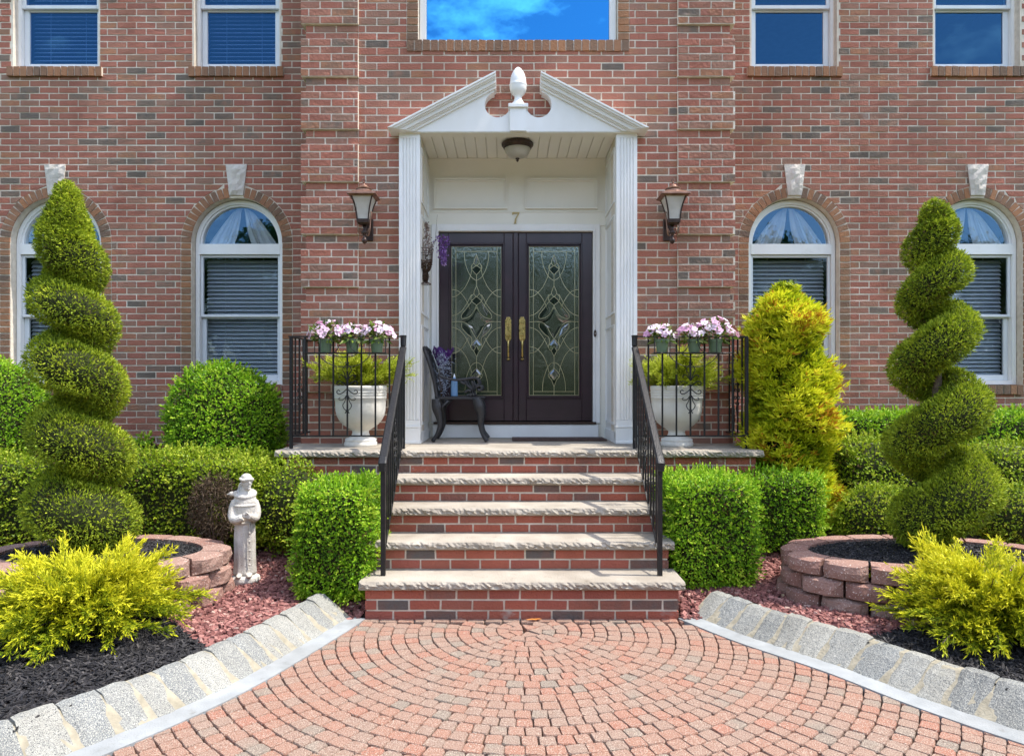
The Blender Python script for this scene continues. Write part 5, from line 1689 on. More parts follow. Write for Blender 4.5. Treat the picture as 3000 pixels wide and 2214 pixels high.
# bare dead patch in the hedge behind the statue
t = thing('dead_twigs', 'brown dead twiggy patch in the hedge beside the statue', 'twigs', (-2.28, 5.26, .3))
lv = Leaves()
P, N = ellips(5200, (.20, .12, .26)); P = P * rng.uniform(.5, 1.0, (len(P), 1)) + np.array([-2.28, 5.24, .58])
lv.add(P, rdir(len(P)) + N * .4, rng.uniform(.02, .06, len(P)), rng.uniform(.003, .008, len(P)), rng.random(len(P)), .08)
lv.build('twigs', M['lf_dry'], t)
for k in range(7):
    a = random.uniform(0, 6.28); mb = MB()
    mb.tube([(-2.28 + .03 * math.cos(a), 5.26, .15), (-2.28 + .08 * math.cos(a), 5.24 + .05 * math.sin(a), .42), (-2.28 + .16 * math.cos(a), 5.22 + .1 * math.sin(a), .72)], [.010, .007, .003], 5); mb.build('stem', M['bark'], t)
for k in range(6):
    pass

# golden cone arborvitae
def cone_shrub():
    c = (2.30, 5.95); zb_, H_ = .26, 2.06
    t = thing('golden_arborvitae', 'tall golden yellow cone shrub right of the landing', 'shrub', (c[0], c[1], zb_))
    n = 6400
    v = rng.random(n) ** .85
    def rad(v): return np.interp(v, [0, .08, .3, .5, .7, .85, .94, 1.0], [.20, .25, .305, .318, .285, .235, .165, .03])
    a = rng.uniform(0, 2 * PI, n)
    P = np.stack([np.cos(a), np.sin(a), np.zeros(n)], 1)
    z = zb_ + H_ * v
    r0 = rad(v)
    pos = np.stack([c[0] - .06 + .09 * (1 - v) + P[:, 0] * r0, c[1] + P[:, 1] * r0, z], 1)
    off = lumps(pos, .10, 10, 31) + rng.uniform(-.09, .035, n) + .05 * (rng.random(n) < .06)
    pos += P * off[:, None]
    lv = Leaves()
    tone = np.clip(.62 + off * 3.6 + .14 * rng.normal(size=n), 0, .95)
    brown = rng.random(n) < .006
    tone = np.where(brown, 1.0, tone)
    for k in range(9):     # each point is a flat fan of scale-leaf sprays
        m = len(pos)
        fan = nrmz(np.cross(P, np.array([0, 0, 1.0]) + rng.normal(0, .5, (m, 3))))
        ang = (k - 4) * .27
        d = nrmz(P + np.array([0, 0, .75]) + rdir(m) * .32) * math.cos(ang) + fan * math.sin(ang)
        base = pos + P * (.008 * (k % 4))
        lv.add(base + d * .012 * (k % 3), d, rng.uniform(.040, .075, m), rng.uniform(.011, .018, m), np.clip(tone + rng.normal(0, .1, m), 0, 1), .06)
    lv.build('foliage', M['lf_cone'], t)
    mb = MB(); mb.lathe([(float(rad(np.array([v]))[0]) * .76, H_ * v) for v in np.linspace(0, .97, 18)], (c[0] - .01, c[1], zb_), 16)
    mb.build('twigs', M['twig'], t, smooth=True)  # inner cone, shade behind the sprays painted into its colour
    mb = MB(); mb.tube([(c[0], c[1], .15), (c[0], c[1], 1.9)], [.05, .015], 8); mb.build('trunk', M['bark'], t)
cone_shrub()

# golden spreading junipers: arching branches with feathery sprays
def juniper(name, label, c, spread, height, nbr, m, seed, flat=1.0, needle=(.018, .040), lift=(5, 50), parent=None, zfloor=None, dens=1.0, wid=(.005, .0085)):
    r = np.random.default_rng(seed)
    t = parent or thing(name, label, 'juniper', c)
    P_, D_, T_, L_ = [], [], [], []
    stems = MB()
    for b in range(nbr):
        az = r.uniform(0, 2 * PI); el = R(r.uniform(*lift)); ln = spread * r.uniform(.62, 1.06) * (1.0 - .38 * (el / R(90)))
        hz = np.array([math.cos(az), math.sin(az) * flat, 0])
        d0 = hz * math.cos(el) + np.array([0, 0, math.sin(el)])
        st = np.array(c) + np.array([r.normal(0, .05), r.normal(0, .05), 0.02])
        k = 16
        u = np.linspace(0, 1, k)
        droop = r.uniform(.05, .30) * ln
        rise = height * .25 * r.random()
        path = st + np.outer(u * ln, d0) + np.outer(np.sin(u * PI * .5) * rise, [0, 0, 1]) - np.outer(u ** 2.2 * droop, [0, 0, 1])
        if zfloor is not None: path[:, 2] = np.maximum(path[:, 2], zfloor + .02 + .02 * r.random())
        if b % 4 == 0: stems.tube([tuple(p) for p in path[::3]], [.008, .007, .005, .004, .003, .002][:len(path[::3])], 5)
        tan = nrmz(np.gradient(path, axis=0))
        # side sprays
        for i in range(3, k):
            for s in range(3 if i < k - 1 else 4):
                sd = nrmz((r.normal(size=(1, 3)) + np.array([[0, 0, .5]])))[0]
                dirn = tan[i] * 1.1 + sd * .62
                dirn /= np.linalg.norm(dirn)
                sl = r.uniform(.05, .115) * (1.15 - .35 * u[i])
                m_ = int(11 * dens)
                q = np.linspace(.05, 1, m_)
                pp = path[i] + np.outer(q * sl, dirn)
                nd = dirn * 1.0 + r.normal(0, .36, (m_, 3))
                P_.append(pp); D_.append(nd)
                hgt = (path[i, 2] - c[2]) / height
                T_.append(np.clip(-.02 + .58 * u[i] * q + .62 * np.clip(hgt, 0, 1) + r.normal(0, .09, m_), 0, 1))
                L_.append(r.uniform(*needle, m_))
    P_, D_, T_, L_ = np.concatenate(P_), np.concatenate(D_), np.concatenate(T_), np.concatenate(L_)
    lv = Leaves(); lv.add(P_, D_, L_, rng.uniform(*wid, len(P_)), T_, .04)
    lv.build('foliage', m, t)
    stems.build('branches', M['bark'], t)
    return t
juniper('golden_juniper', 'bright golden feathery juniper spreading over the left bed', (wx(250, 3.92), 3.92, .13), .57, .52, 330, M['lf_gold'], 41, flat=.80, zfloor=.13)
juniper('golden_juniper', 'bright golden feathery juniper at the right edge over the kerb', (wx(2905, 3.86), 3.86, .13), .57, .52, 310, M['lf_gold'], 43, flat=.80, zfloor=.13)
# ------------------------------------------------------------------ urns with junipers
def urn(xc, side, seed, tilt):
    y = 6.04
    t = thing('stone_urn', 'white pedestal urn behind the railing %s of the door' % side, 'urn', (xc, y, ZL), group='white urns flanking the doorway')
    mb = MB()
    mb.lathe([(.136, 0), (.140, .006), (.140, .030), (.130, .040), (.134, .048), (.134, .060), (.118, .068), (.096, .076), (.078, .092), (.070, .112), (.072, .130), (.086, .142), (.110, .156),
              (.150, .185), (.182, .222), (.202, .262), (.212, .305), (.214, .36), (.216, .405), (.221, .409), (.221, .424), (.217, .428), (.221, .432), (.222, .447), (.218, .451), (.222, .455), (.223, .470), (.219, .474), (.224, .480), (.226, .506), (.222, .516), (.204, .518), (.196, .500), (.190, .46), (.06, .455)], (0, 0, 0), 40)
    mb.build('bowl', M['urn'], t, local=True, smooth=False)
    for p in t.children[0].data.polygons: p.use_smooth = True
    mb = MB(); mb.lathe([(.001, .470), (.10, .472), (.194, .466), (.194, .44)], (0, 0, 0), 24); mb.build('soil', M['soil'], t, local=True)
    juniper('urn_juniper', 'yellow-green juniper spilling out of the %s white urn' % side, (xc, y, ZL + .45), .46, .36, 82, M['lf_urn'], seed, flat=.62, needle=(.016, .030), lift=(14, 70), dens=.9)
urn(-1.362, 'left', 51, 0)
urn(1.366, 'right', 52, 0)

# ------------------------------------------------------------------ railing baskets and potted impatiens
def petal_mesh():
    mb = MB()
    for k in range(5):
        a = k * 2 * PI / 5
        ca, sa = math.cos(a), math.sin(a)
        pts = []
        for (r_, w, z) in ((.002, 0, .0), (.014, .0105, .003), (.024, .009, .001), (.026, 0, .0025), (.024, -.009, .001), (.014, -.0105, .003)):
            pts.append((ca * r_ - sa * w, sa * r_ + ca * w, z))
        mb.add(pts, [tuple(range(6))])
    me = mb.mesh('blossom'); me.materials.append(M['petal'])
    return me
PETAL = petal_mesh()
def pot_plant(x, y, z, label, seed, big=1.0):
    r = np.random.default_rng(seed)
    t = thing('flower_pot', label, 'flower pot', (x, y, z), group='green pots of pink impatiens on the railings')
    mb = MB(); mb.lathe([(.001, .0), (.040, 0), (.043, .004), (.051, .080), (.056, .083), (.058, .108), (.053, .110), (.050, .100), (.001, .098)], (0, 0, 0), 22)
    mb.build('pot', M['pot'], t, local=True)
    lv = Leaves()
    n = int(95 * big)
    a, el = r.uniform(0, 2 * PI, n), r.uniform(.05, 1.35, n)
    d = np.stack([np.cos(a) * np.cos(el), np.sin(a) * np.cos(el) * .8, np.sin(el)], 1)
    rad = r.uniform(.35, 1.0, n)[:, None] * np.array([.130, .095, .115]) * big
    P = np.array([x, y, z + .105]) + d * rad * 1.05
    dd = d * 1.0 + np.array([0, 0, -.25]) + r.normal(0, .4, (n, 3))
    lv.add(P, dd, r.uniform(.040, .068, n), r.uniform(.020, .030, n), r.random(n), .10)
    nd = 12
    a = r.uniform(0, 2 * PI, nd)
    d = np.stack([np.cos(a), np.sin(a) * .8, -.5 * np.ones(nd)], 1)
    lv.add(np.array([x, y, z + .10]) + d * np.array([.07, .07, .0]), d, r.uniform(.05, .08, nd), .026, r.random(nd), .1)
    lv.build('leaves', M['lf_pot'], t)
    st = MB()
    for k in range(9):
        a = r.uniform(0, 6.28); q = r.uniform(.03, .09)
        st.tube([(0, 0, .095), (q * .4 * math.cos(a), q * .4 * math.sin(a), .15), (q * math.cos(a), q * math.sin(a), .20 * big)], [.004, .003, .002], 5)
    st.build('stems', M['lf_pot'], t, local=True)
    for k in range(int(36 * big)):
        a, el = r.uniform(PI, 2 * PI) if k % 3 else r.uniform(0, PI), r.uniform(.15, 1.4)
        d = Vector((math.cos(a) * math.cos(el), math.sin(a) * math.cos(el) * .8, math.sin(el)))
        p = Vector((d.x * .150, d.y * .105, d.z * .135)) * big * r.uniform(.88, 1.12) + Vector((0, 0, .105))
        o = bpy.data.objects.new('blossom', PETAL); COL.objects.link(o); o.parent = t; o.location = p
        nn = (d + Vector((r.normal(0, .35), -.35 + r.normal(0, .3), .1))).normalized()
        o.rotation_euler = (nn.to_track_quat('Z', 'Y')).to_euler(); o.scale = (random.uniform(.85, 1.2),) * 3
    return t
def basket(x0, x1, side):
    t = thing('wire_flower_rack', 'black wire flower rack hooked on the %s railing' % side, 'flower rack', ((x0 + x1) / 2, 5.70, 1.755), group='wire racks on the railings')
    y0, y1, zb_, zt_ = 5.625, 5.742, 1.755, 1.886
    def w(nm, pts, r_=.0035, n=5):
        mb = MB(); mb.tube(pts, r_, n); return mb.build(nm, M['iron'], t)
    for y in (y0, (y0 + y1) / 2, y1): w('base_wire', [(x0, y, zb_), (x1, y, zb_)], .004)
    for x in np.linspace(x0, x1, 9): w('cross_wire', [(x, y0, zb_ - .001), (x, y1, zb_ - .001)], .003)
    w('rim_wire', [(x0, y1, zt_), (x0, y0, zt_), (x1, y0, zt_), (x1, y1, zt_)], .0042)
    for x in (x0, x1): w('corner_wire', [(x, y0, zt_), (x, y0, zb_)], .0042)
    xm = (x0 + x1) / 2; q = (x1 - x0)
    for s in (-1, 1):
        w('curl_wire', [tuple(p) for p in smooth_curve([(xm + s * q * .30, y0 - .002, zt_), (xm + s * q * .30, y0 - .002, zb_ + .01), (xm + s * q * .30, y0 - .002, zb_ - .03), (xm + s * q * .20, y0 - .002, zb_ - .085), (xm + s * q * .10, y0 - .002, zb_ - .108), (xm, y0 - .002, zb_ - .114)], .015)])
        w('curl_wire', [tuple(p) for p in smooth_curve([(xm + s * q * .05, y0 - .003, zt_), (xm + s * q * .06, y0 - .003, zb_ + .07), (xm + s * q * .11, y0 - .003, zb_ + .015), (xm + s * q * .17, y0 - .003, zb_)], .015)])
        w('curl_wire', [tuple(p) for p in smooth_curve([(xm + s * q * .17, y0 - .003, zb_), (xm + s * q * .10, y0 - .003, zb_ - .026), (xm, y0 - .003, zb_ - .034)], .015)])
        w('hook', [(xm + s * q * .42, y1, zb_), (xm + s * q * .42, y1, zt_ + .02), (xm + s * q * .42, y1 + .01, zt_ + .026), (xm + s * q * .42, y1 + .04, zt_ + .020)])
    w('upright_wire', [(xm + q * .20, y0 - .003, zt_), (xm + q * .20, y0 - .003, zb_)])
    w('upright_wire', [(xm - q * .18, y0 - .003, zt_), (xm - q * .18, y0 - .003, zb_)])
basket(wx(897, 5.68), wx(1133, 5.68), 'left')
basket(wx(1913, 5.68), wx(2139, 5.68), 'right')
for i, (px, nm, bg_) in enumerate(((954, 'leftmost', 1.06), (1032, 'middle', .86), (1104, 'rightmost', 1.0))):
    pot_plant(wx(px, 5.68), 5.683, 1.76, 'green pot of pink impatiens, %s of three on the left railing' % nm, 60 + i, bg_)
for i, (px, nm, bg_) in enumerate(((1940, 'leftmost', .90), (2034, 'middle', .95), (2096, 'rightmost', 1.22))):
    pot_plant(wx(px, 5.68), 5.683, 1.76, 'green pot of pink impatiens, %s of three on the right railing' % nm, 70 + i, bg_)

# ------------------------------------------------------------------ cast iron chair, side on, facing the right
def chair():
    t = thing('garden_chair', 'black cast iron garden armchair facing right in the doorway', 'chair', (wx(1340, 6.6), 6.63, ZL))
    m = M['cast_iron']
    S_ = 1 / 315.0
    ox = 1340
    def pt(px, py, y): return ((px - ox) * S_, y, (1293 - py) * S_)
    hw_ = .20
    def strap(pts, rr, y, n=8): 
        mb = MB(); pp = smooth_curve([pt(a, b, y) for a, b in pts], .012)
        r2 = np.interp(np.linspace(0, 1, len(pp)), np.linspace(0, 1, len(rr)), rr)
        mb.tube([tuple(p) for p in pp], [float(q) for q in r2], n); return mb
    for y in (-hw_, hw_):
        mb = strap([(1282, 1168), (1284, 1195), (1291, 1222), (1293, 1245), (1285, 1270), (1272, 1291)], [.040, .046, .032, .022, .018, .020], y)
        mb.ell(pt(1289, 1190, y - .02 if y < 0 else y + .02), (.03, .012, .05), 8, 6); mb.tube([pt(1305, 1172, y), pt(1318, 1172, y), pt(1300, 1190, y), pt(1296, 1205, y)], [.012, .016, .012, .008], 6)
        mb.build('leg', m, t, local=True, smooth=True)
        mb = strap([(1398, 1166), (1407, 1190), (1412, 1215), (1410, 1240), (1416, 1268), (1430, 1290)], [.042, .050, .034, .022, .018, .022], y)
        mb.ell(pt(1408, 1186, y - .02 if y < 0 else y + .02), (.032, .012, .05), 8, 6); mb.ell(pt(1413, 1206, y - .01), (.028, .018, .022), 8, 6)
        mb.build('leg', m, t, local=True, smooth=True)
        # arm: rail, front support plate with scroll
        mb = strap([(1287, 1098), (1310, 1108), (1338, 1113), (1365, 1111), (1392, 1107), (1402, 1112), (1406, 1122), (1400, 1130), (1393, 1125)], [.012, .012, .012, .013, .014, .013, .012, .010, .008], y)
        for q in ([(1366, 1115), (1372, 1128), (1385, 1140), (1383, 1152), (1372, 1164)], [(1385, 1116), (1390, 1132), (1386, 1146), (1392, 1160)], [(1365, 1150), (1375, 1143), (1386, 1150), (1380, 1160), (1370, 1156)], [(1352, 1116), (1362, 1124), (1372, 1122)], [(1396, 1136), (1406, 1130), (1414, 1134), (1410, 1144), (1402, 1140)]):
            pp = smooth_curve([pt(a, b, y) for a, b in q], .01); mb.tube([tuple(p) for p in pp], .011, 6)
        mb.build('arm', m, t, local=True, smooth=True)
    # seat: frame and lattice
    mb = MB(); sx0, sx1, sz = pt(1283, 0, 0)[0], pt(1416, 0, 0)[0], pt(0, 1166, 0)[2]
    frame_pts = [(sx0, -hw_, sz), (sx1 - .03, -hw_ - .01, sz), (sx1, -hw_ * .5, sz), (sx1 + .012, 0, sz), (sx1, hw_ * .5, sz), (sx1 - .03, hw_ + .01, sz), (sx0, hw_, sz), (sx0, -hw_, sz)]
    mb.tube(frame_pts, .013, 6)
    for k in range(1, 9):
        y = -hw_ + 2 * hw_ * k / 9; mb.tube([(sx0, y, sz), (sx1 - .01, y, sz)], .007, 4)
    for k in range(1, 9):
        x = sx0 + (sx1 - sx0) * k / 9; mb.tube([(x, -hw_, sz + .002), (x, hw_, sz + .002)], .006, 4)
    mb.build('seat', m, t, local=True)
    # back: raked, shield outline, with scrollwork
    b0, b1 = Vector(pt(1284, 1166, 0)), Vector(pt(1247, 1019, 0))
    ax_ = b1 - b0
    def bp(u, v): 
        return tuple(b0 + ax_ * v + Vector((-.018 * math.sin(v * PI) * -1 + .0, u, 0)))
    mb = MB()
    out = [(-.19, 0), (-.20, .25), (-.215, .5), (-.225, .75), (-.22, .92), (-.16, 1.0), (-.08, .96), (0, 1.02), (.08, .96), (.16, 1.0), (.22, .92), (.225, .75), (.215, .5), (.20, .25), (.19, 0)]
    mb.tube([bp(*p) for p in smooth_curve(out, .03)], .017, 6)
    mb.tube([bp(-.19, .02), bp(.19, .02)], .014, 6)
    for s in (-1, 1):
        for q in ([(.02, .05), (.08, .2), (.15, .3), (.10, .42), (.05, .35)], [(.02, .3), (.10, .5), (.18, .6), (.14, .74), (.07, .66)], [(.01, .6), (.08, .78), (.14, .86), (.18, .78)], [(.0, .1), (.03, .4), (.0, .7), (.04, .95)], [(.19, .1), (.13, .18), (.17, .4), (.2, .5)]):
            mb.tube([bp(s * a, b) for a, b in smooth_curve(q, .03)], .012, 6)
    mb.build('backrest', m, t, local=True, smooth=True)
chair()
# spray bottle on the seat
zs = ZL + (1293 - 1164) / 315.0
bt = thing('spray_bottle', 'pale blue bottle standing on the chair seat', 'bottle', (wx(1331, 6.50), 6.50, zs))
mb = MB(); mb.lathe([(.001, .012), (.030, .012), (.0325, .018), (.0325, .125), (.029, .148), (.019, .168), (.012, .180), (.0115, .188), (.001, .188)], (0, 0, 0), 20, sy=.7); mb.build('body', M['bottle'], bt, local=True, smooth=True)
mb = MB(); mb.lathe([(.001, 0), (.029, 0), (.031, .004), (.031, .011), (.001, .0115)], (0, 0, 0), 20, sy=.7); mb.build('base', M['rubber'], bt, local=True)
mb = MB(); mb.lathe([(.010, .188), (.010, .196), (.006, .200), (.005, .214), (.002, .218), (.0005, .218)], (0, 0, 0), 12); mb.build('nozzle', M['blind'], bt, local=True)
# tulle-wrapped silver bouquet in the chair
bq = thing('silver_bouquet', 'silvery dried bouquet in purple tulle leaning in the chair', 'bouquet', (wx(1292, 6.62), 6.62, zs))
lv = Leaves(); r = np.random.default_rng(80)
for (px, py, n, q) in ((1285, 1045, 90, .05), (1300, 1062, 120, .05), (1293, 1088, 80, .045), (1297, 1112, 70, .04), (1300, 1132, 50, .035), (1290, 1150, 30, .03)):
    P = np.array([wx(px, 6.6), 6.62, wz(py, 6.6)]) + r.normal(0, 1, (n, 3)) * np.array([q * .75, q * .9, q * .75])
    lv.add(P, r.normal(0, 1, (n, 3)) + np.array([.3, 0, -.3]), r.uniform(.02, .045, n), .010, r.random(n), .1)
lv.build('flowers', M['silver'], bq)
V, I = [], []
nu, nv = 22, 8
for a in range(nu):
    for b in range(nv):
        u, v = a / (nu - 1), b / (nv - 1)
        ang = -2.6 + 5.2 * u
        rr_ = .035 + .15 * v + .018 * math.sin(u * 31) * v
        x = wx(1290, 6.6) + rr_ * math.sin(ang) * .55 + .02 * v; y = 6.64 + rr_ * math.cos(ang) * .5 + .03
        z = wz(1082, 6.6) + .20 * v + .025 * math.sin(u * 19) * v
        V.append((x - bq.location.x, y - bq.location.y, z - bq.location.z))
for a in range(nu - 1):
    for b in range(nv - 1):
        p = a * nv + b; I += [p, p + 1, p + nv + 1, p + nv]
link('tulle', np_mesh('tulle', V, 4, I, rng.random(len(I) // 4)), M['tulle'], bq)
mb = MB()
for k in range(5): mb.tube([(0.002 * k, 0, .0), (.012 * k - .03, .01 * k - .02, .30)], .0025, 5)
mb.build('stems', M['lf_dry'], bq, local=True)
# wire wall planter with dried flowers
wp = thing('wire_wall_planter', 'brown wire urn-shaped wall planter hung inside the left pilaster', 'wall planter', (-.845, 6.40, wz(836, 6.42)))
def wpz(py): return wz(py, 6.42) - wp.location.z
prof = [(.050, wpz(834)), (.046, wpz(832)), (.012, wpz(827)), (.012, wpz(822)), (.026, wpz(816)), (.026, wpz(806)), (.016, wpz(800)), (.026, wpz(794)), (.050, wpz(784)), (.062, wpz(768)), (.064, wpz(745)), (.072, wpz(731))]
mb = MB()
for k in range(14):
    a = 2 * PI * k / 14
    mb.tube([(r_ * math.cos(a), r_ * math.sin(a), z_) for r_, z_ in prof], .0034, 4)
for r_, z_ in ((prof[0]), (prof[3]), (prof[7]), (prof[9]), (prof[10]), (prof[11])):
    mb.tube([(r_ * math.cos(a), r_ * math.sin(a), z_) for a in np.linspace(0, 2 * PI, 19)], .0035, 4)
mb.tube([(-.07, 0, wpz(731)), (-.04, 0, wpz(720))], .004, 4)
mb.build('wire_frame', M['rust_wire'], wp, local=True)
lv = Leaves(); n = 1500
zz = np.random.default_rng(5).uniform(wpz(826), wpz(764), n); rad_ = np.interp(zz, [wpz(826), wpz(812), wpz(800), wpz(784), wpz(764)], [.008, .024, .014, .046, .055])
aa = np.random.default_rng(6).uniform(0, 6.283, n)
P = np.stack([rad_ * np.cos(aa), rad_ * np.sin(aa), zz], 1) + np.array(wp.location)
lv.add(P, rdir(n) + np.stack([np.cos(aa), np.sin(aa), 0 * aa], 1) * .3, .018, .008, rng.random(n), .1); lv.build('moss_lining', M['moss'], wp)
fb = thing('dried_flowers', 'dried pale stalks and purple wisteria in the wall planter', 'dried flowers', (-.845, 6.40, wz(760, 6.42)))
lv = Leaves(); n = 330
v = rng.random(n)
P = np.stack([-.845 + .012 + rng.normal(0, .030, n) * (1.05 - v * .8), 6.40 + rng.normal(0, .025, n) * (1.05 - v * .8), wz(735, 6.42) + .25 * v], 1)
lv.add(P, rdir(n), rng.uniform(.014, .028, n), rng.uniform(.010, .018, n), np.clip(rng.random(n) * 1.1 - .3 * v, 0, 1), .1); lv.build('pale_stalk', M['dried'], fb)
lv = Leaves(); n = 420
v = rng.random(n) ** .8
cx0, cz0 = wx(1296, 6.42), wz(694, 6.42)
P = np.stack([cx0 + .018 * v + rng.normal(0, .036, n) * (1 - v * .82) , 6.36 + rng.normal(0, .03, n) * (1 - v * .7), cz0 - .245 * v + rng.normal(0, .01, n)], 1)
lv.add(P, rdir(n) + np.array([.2, -.2, -.3]), rng.uniform(.016, .032, n), rng.uniform(.012, .02, n), np.clip(.25 + .55 * v + rng.normal(0, .2, n), 0, 1), .15); lv.build('wisteria', M['purple'], fb)
mb = MB(); mb.tube([(0, 0, wpz(760) * 0), (.05, -.02, .10), (.10, -.04, .17)], .003, 5)
mb.tube([(0, 0, 0), (.012, 0, .30)], .0025, 5); mb.tube([(.0, 0, .0), (.09, -.03, .14), (.11, -.02, .40)], .002, 4); mb.build('stems', M['rust_wire'], fb, local=True)
# door mat, fallen leaves
mb = MB(); mb.box(wx(1500, 6.72), wx(1772, 6.72), 6.55, 6.90, ZL + .001, ZL + .014, bev=.004)
tag(mb.build('door_mat', M['mat_pile']), 'thin dark brown door mat before the right door', 'door mat')
def fallen(name, label, p, s, m, rz):
    V = []
    for (u, v, w) in ((-1, 0, .0), (-.5, .35, .12), (0, .42, .06), (.5, .28, .14), (1, 0, .05), (.5, -.3, .12), (0, -.4, .05), (-.5, -.32, .14), (0, 0, -.02), (-1.35, .03, .1)):
        V.append((u * s, v * s * .7, w * s + .004))
    mb = MB(); mb.add(V, [(0, 1, 8), (1, 2, 8), (2, 3, 8), (3, 4, 8), (4, 5, 8), (5, 6, 8), (6, 7, 8), (7, 0, 8), (0, 9, 1)])
    o = mb.build(name, m); o.location = p; o.rotation_euler = (0, 0, rz)
    return tag(o, label, 'leaf')
fallen('fallen_leaf', 'curled orange leaf lying against the bottom step', (wx(1568, 4.45), 4.44, .004), .045, M['dead_leaf'], .15)
fallen('fallen_leaf', 'dry tan leaf on the red chips by the right planter', (wx(2294, 4.55), 4.55, .125), .035, M['tan_leaf'], 1.2)

# ------------------------------------------------------------------ garden statue
def statue():
    t = thing('garden_statue', 'weathered white stone statue of a robed figure with folded hands', 'statue', (wx(718, 4.90), 4.90, float(zbed(-1.9, 4.90)) - .005), rz=R(14))
    mb = MB()
    mb.lathe([(.075, 0), (.098, .008), (.104, .025), (.098, .048), (.080, .058), (.03, .06)], (0, 0, 0), 24, sy=.85)
    for s in (-1, 1):
        mb.ell((.034 * s, -.062, .066), (.020, .042, .014), 10, 6)
    # robe: rings with folds
    prof = [(.052, .058, .048), (.075, .078, .062), (.12, .074, .058), (.20, .071, .055), (.30, .070, .055), (.38, .068, .053), (.42, .066, .050), (.46, .072, .054), (.52, .080, .058), (.57, .080, .056), (.605, .070, .050), (.628, .050, .042), (.645, .034, .034), (.67, .032, .032)]
    V, fs = [], []
    n = 48
    for (z, rx, ry) in prof:
        fold = .055 if z < .42 else .0
        for k in range(n):
            a = 2 * PI * k / n
            f_ = 1 + fold * (math.cos(9 * a + 1.2 * z * 4) * .6 + math.cos(5 * a + 2) * .5)
            V.append((rx * f_ * math.cos(a), ry * f_ * math.sin(a), z))
    for i in range(len(prof) - 1):
        for k in range(n):
            a, b = i * n + k, i * n + (k + 1) % n
            fs.append((a, b, b + n, a + n))
    fs += [tuple(reversed(range(n))), tuple(range((len(prof) - 1) * n, len(prof) * n))]
    mb.add(V, fs)
    # head turned towards the right, hair ring, face
    hz = .708
    tr_ = Matrix.Rotation(R(32), 3, 'Z')
    def hd(x, y, z): return tuple(tr_ @ Vector((x, y, z)) + Vector((.012, -.014, hz)))
    mb.ell(hd(0, 0, 0), (.036, .042, .052), 16, 12, tr_)
    mb.ell(hd(0, -.006, -.032), (.026, .030, .026), 12, 8, tr_)
    mb.tube([hd(.040 * math.cos(a), .045 * math.sin(a) + .002, .020 + .004 * math.sin(3 * a)) for a in np.linspace(0, 2 * PI, 25)], .0105, 6)
    mb.ell(hd(0, .004, .034), (.036, .040, .026), 14, 8, tr_)
    mb.tube([hd(0, -.040, .012), hd(0, -.048, -.006), hd(0, -.050, -.012)], [.004, .006, .007], 6)
    for s in (-1, 1):
        mb.ell(hd(.014 * s, -.038, .010), (.012, .006, .004), 8, 5); mb.ell(hd(.037 * s, .002, -.006), (.006, .010, .013), 8, 5)
    mb.ell(hd(0, -.041, -.027), (.012, .005, .004), 8, 5); mb.ell(hd(0, -.036, -.044), (.013, .011, .010), 8, 6)
    # hood lying on the shoulders
    mb.tube([(.062 * math.cos(a), .010 + .052 * math.sin(a), .622 + .018 * math.sin(a)) for a in np.linspace(0, 2 * PI, 21)], .017, 8)
    mb.ell((-.012, .042, .655), (.042, .024, .055), 10, 8)
    # cape edge
    mb.tube([(.082 * math.cos(a), .061 * math.sin(a), .548) for a in np.linspace(0, 2 * PI, 29)], .005, 5)
    # sleeves
    mb.tube([tuple(p) for p in smooth_curve([(-.078, -.002, .585), (-.094, -.012, .52), (-.088, -.036, .465), (-.045, -.072, .462), (-.008, -.084, .475)], .012)], [.030] * 6 + [.038] * 4 + [.036] * 4 + [.033] * 40, 10) if False else None
    def limb(pts, r0, r1, r2):
        p = smooth_curve(pts, .012); q = np.interp(np.linspace(0, 1, len(p)), [0, .45, 1], [r0, r1, r2]); mb.tube([tuple(a) for a in p], [float(a) for a in q], 10)
    limb([(-.064, -.002, .580), (-.080, -.012, .52), (-.076, -.036, .462), (-.042, -.070, .458), (-.010, -.082, .474)], .026, .031, .026)
    limb([(.062, -.002, .575), (.078, -.016, .51), (.076, -.040, .462), (.056, -.068, .468), (.040, -.080, .482)], .026, .030, .025)
    # hands crossed over the chest, five fingers each
    for (hx, hzz, s) in ((.012, .480, 1), (.034, .490, -1)):
        mb.ell((hx, -.100, hzz), (.020, .010, .014), 10, 6)
        for k in range(4):
            zz = hzz + .012 - .008 * k
            mb.tube([(hx + s * .012, -.104, zz), (hx + s * .030, -.112, zz + .002), (hx + s * (.043 - .003 * abs(k - 1)), -.106, zz - .003)], [.0048, .0046, .0036], 6)
        mb.tube([(hx - s * .004, -.106, hzz + .010), (hx + s * .008, -.114, hzz + .022), (hx + s * .018, -.114, hzz + .026)], [.0055, .005, .004], 6)
    # cord with knots hanging in front, belt
    mb.tube([(.068 * math.cos(a), .052 * math.sin(a), .425) for a in np.linspace(0, 2 * PI, 25)], .0062, 6)
    mb.tube([(.034, -.056, .42), (.036, -.060, .34), (.036, -.062, .24), (.037, -.062, .14)], .0052, 6)
    for zz in (.36, .30, .24, .18, .14): mb.ell((.036, -.063, zz), (.0085, .0075, .009), 8, 5)
    # bird on the shoulder
    mb.ell((-.082, -.004, .628), (.026, .018, .017), 10, 6); mb.ell((-.062, -.010, .640), (.012, .011, .011), 8, 6); mb.tube([(-.100, 0, .628), (-.122, .004, .622)], [.008, .004], 6)
    me = mb.mesh('tmp')
    tmp = bpy.data.objects.new('tmp', me); COL.objects.link(tmp)
    rm = tmp.modifiers.new('r', 'REMESH'); rm.mode = 'VOXEL'; rm.voxel_size = .0042
    sm_ = tmp.modifiers.new('s', 'SMOOTH'); sm_.factor = .4; sm_.iterations = 1
    dg = bpy.context.evaluated_depsgraph_get()
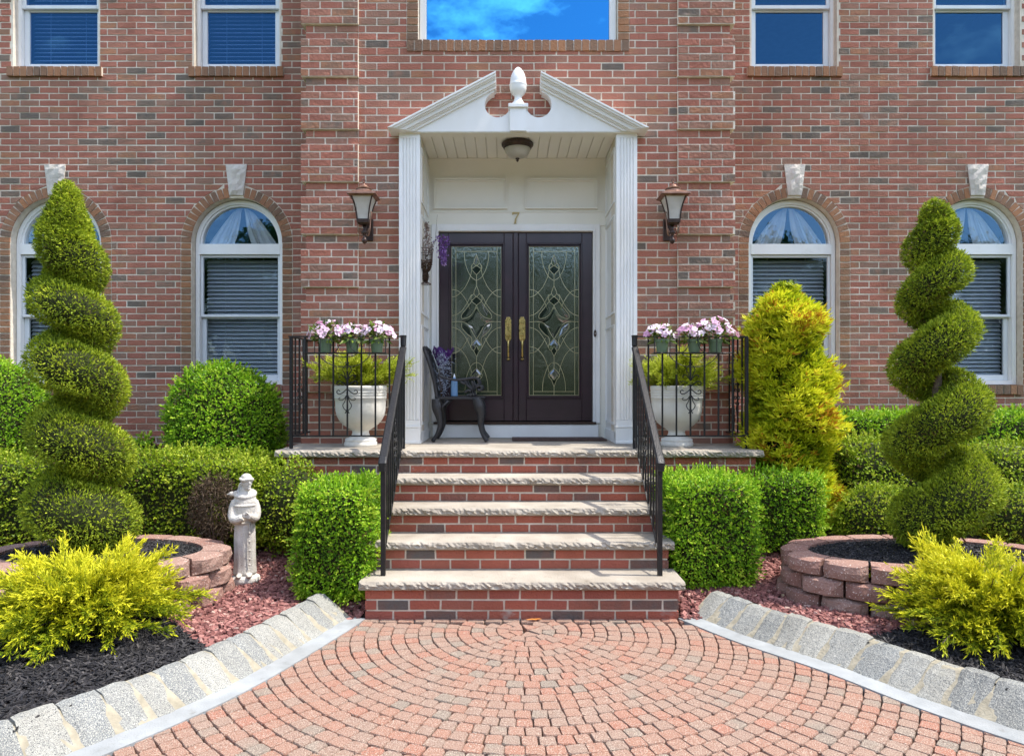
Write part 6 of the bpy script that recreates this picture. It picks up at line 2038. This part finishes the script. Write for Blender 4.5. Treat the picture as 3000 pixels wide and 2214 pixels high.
    m2 = bpy.data.meshes.new_from_object(tmp.evaluated_get(dg))
    bpy.data.objects.remove(tmp)
    m2.name = 'figure'; m2.materials.clear()
    for p in m2.polygons: p.use_smooth = True
    link('figure', m2, M['statue'], t)
statue()

# ------------------------------------------------------------------ trees across the drive (seen in the glass)
def tree_proto():
    t = thing('leafy_tree', 'tall green tree across the drive, mirrored in the door glass', 'tree', (0, 0, 0), group='trees across the drive mirrored in the glass')
    mb = MB(); mb.tube([(0, 0, -.1), (.05, 0, 1.2), (-.05, .1, 2.8), (.1, 0, 4.6), (0, 0, 6.0)], [.24, .19, .15, .09, .03], 8)
    for k in range(7):
        a = k * .9; mb.tube([(0, 0, 1.8 + .4 * k), (1.0 * math.cos(a), 1.0 * math.sin(a), 2.4 + .42 * k), (1.7 * math.cos(a), 1.7 * math.sin(a), 2.8 + .45 * k)], [.08, .05, .02], 6)
    mb.build('trunk', M['bark'], t, local=True, smooth=True)
    lv = Leaves()
    for k in range(46):
        a, el = random.uniform(0, 6.283), random.uniform(-.6, 1.5)
        c = np.array([1.9 * math.cos(a) * math.cos(el), 1.9 * math.sin(a) * math.cos(el), 4.0 + 2.3 * math.sin(el)]) * 1.0
        n = 260
        P = c + rng.normal(0, .36, (n, 3))
        lv.add(P, rdir(n) + np.array([0, 0, .2]), rng.uniform(.12, .22, n), rng.uniform(.07, .12, n), rng.random(n), .1)
    lv.build('crown', M['lf_tree'], t)
    return t
tp = tree_proto()
spots = [(-38 + 4.3 * k + (k * 37 % 11) * .12, -19.5 - (k * 53 % 7) * .45, 1.2 + (k * 29 % 5) * .05) for k in range(18)]
for i, (x, y, s) in enumerate(spots):
    if i == 0: o = tp
    else:
        o = tp.copy(); COL.objects.link(o)
        for ch in tp.children:
            c = ch.copy(); COL.objects.link(c); c.parent = o
    o.location = (x, y, -.05); o.scale = (s,) * 3; o.rotation_euler = (0, 0, i * 1.1)

# unseen low bushes added to darken the bright lawn mirrored below the crowns
crown = [c for c in tp.children if c.name.startswith('crown')][0].data
for i in range(16):
    t = thing('added_bush', 'added dark green bush hiding bright lawn from the view mirrored in the glass', 'bush', (-34 + 4.5 * i + (i * 31 % 7) * .2, -24.5 - (i * 17 % 5) * .3, -.05), rz=i * .8, group='added bushes darkening the view mirrored in the glass')
    o = link('crown', crown, None, t)
    o.location = (0, 0, -.9); o.scale = (1.45, 1.2, .62)
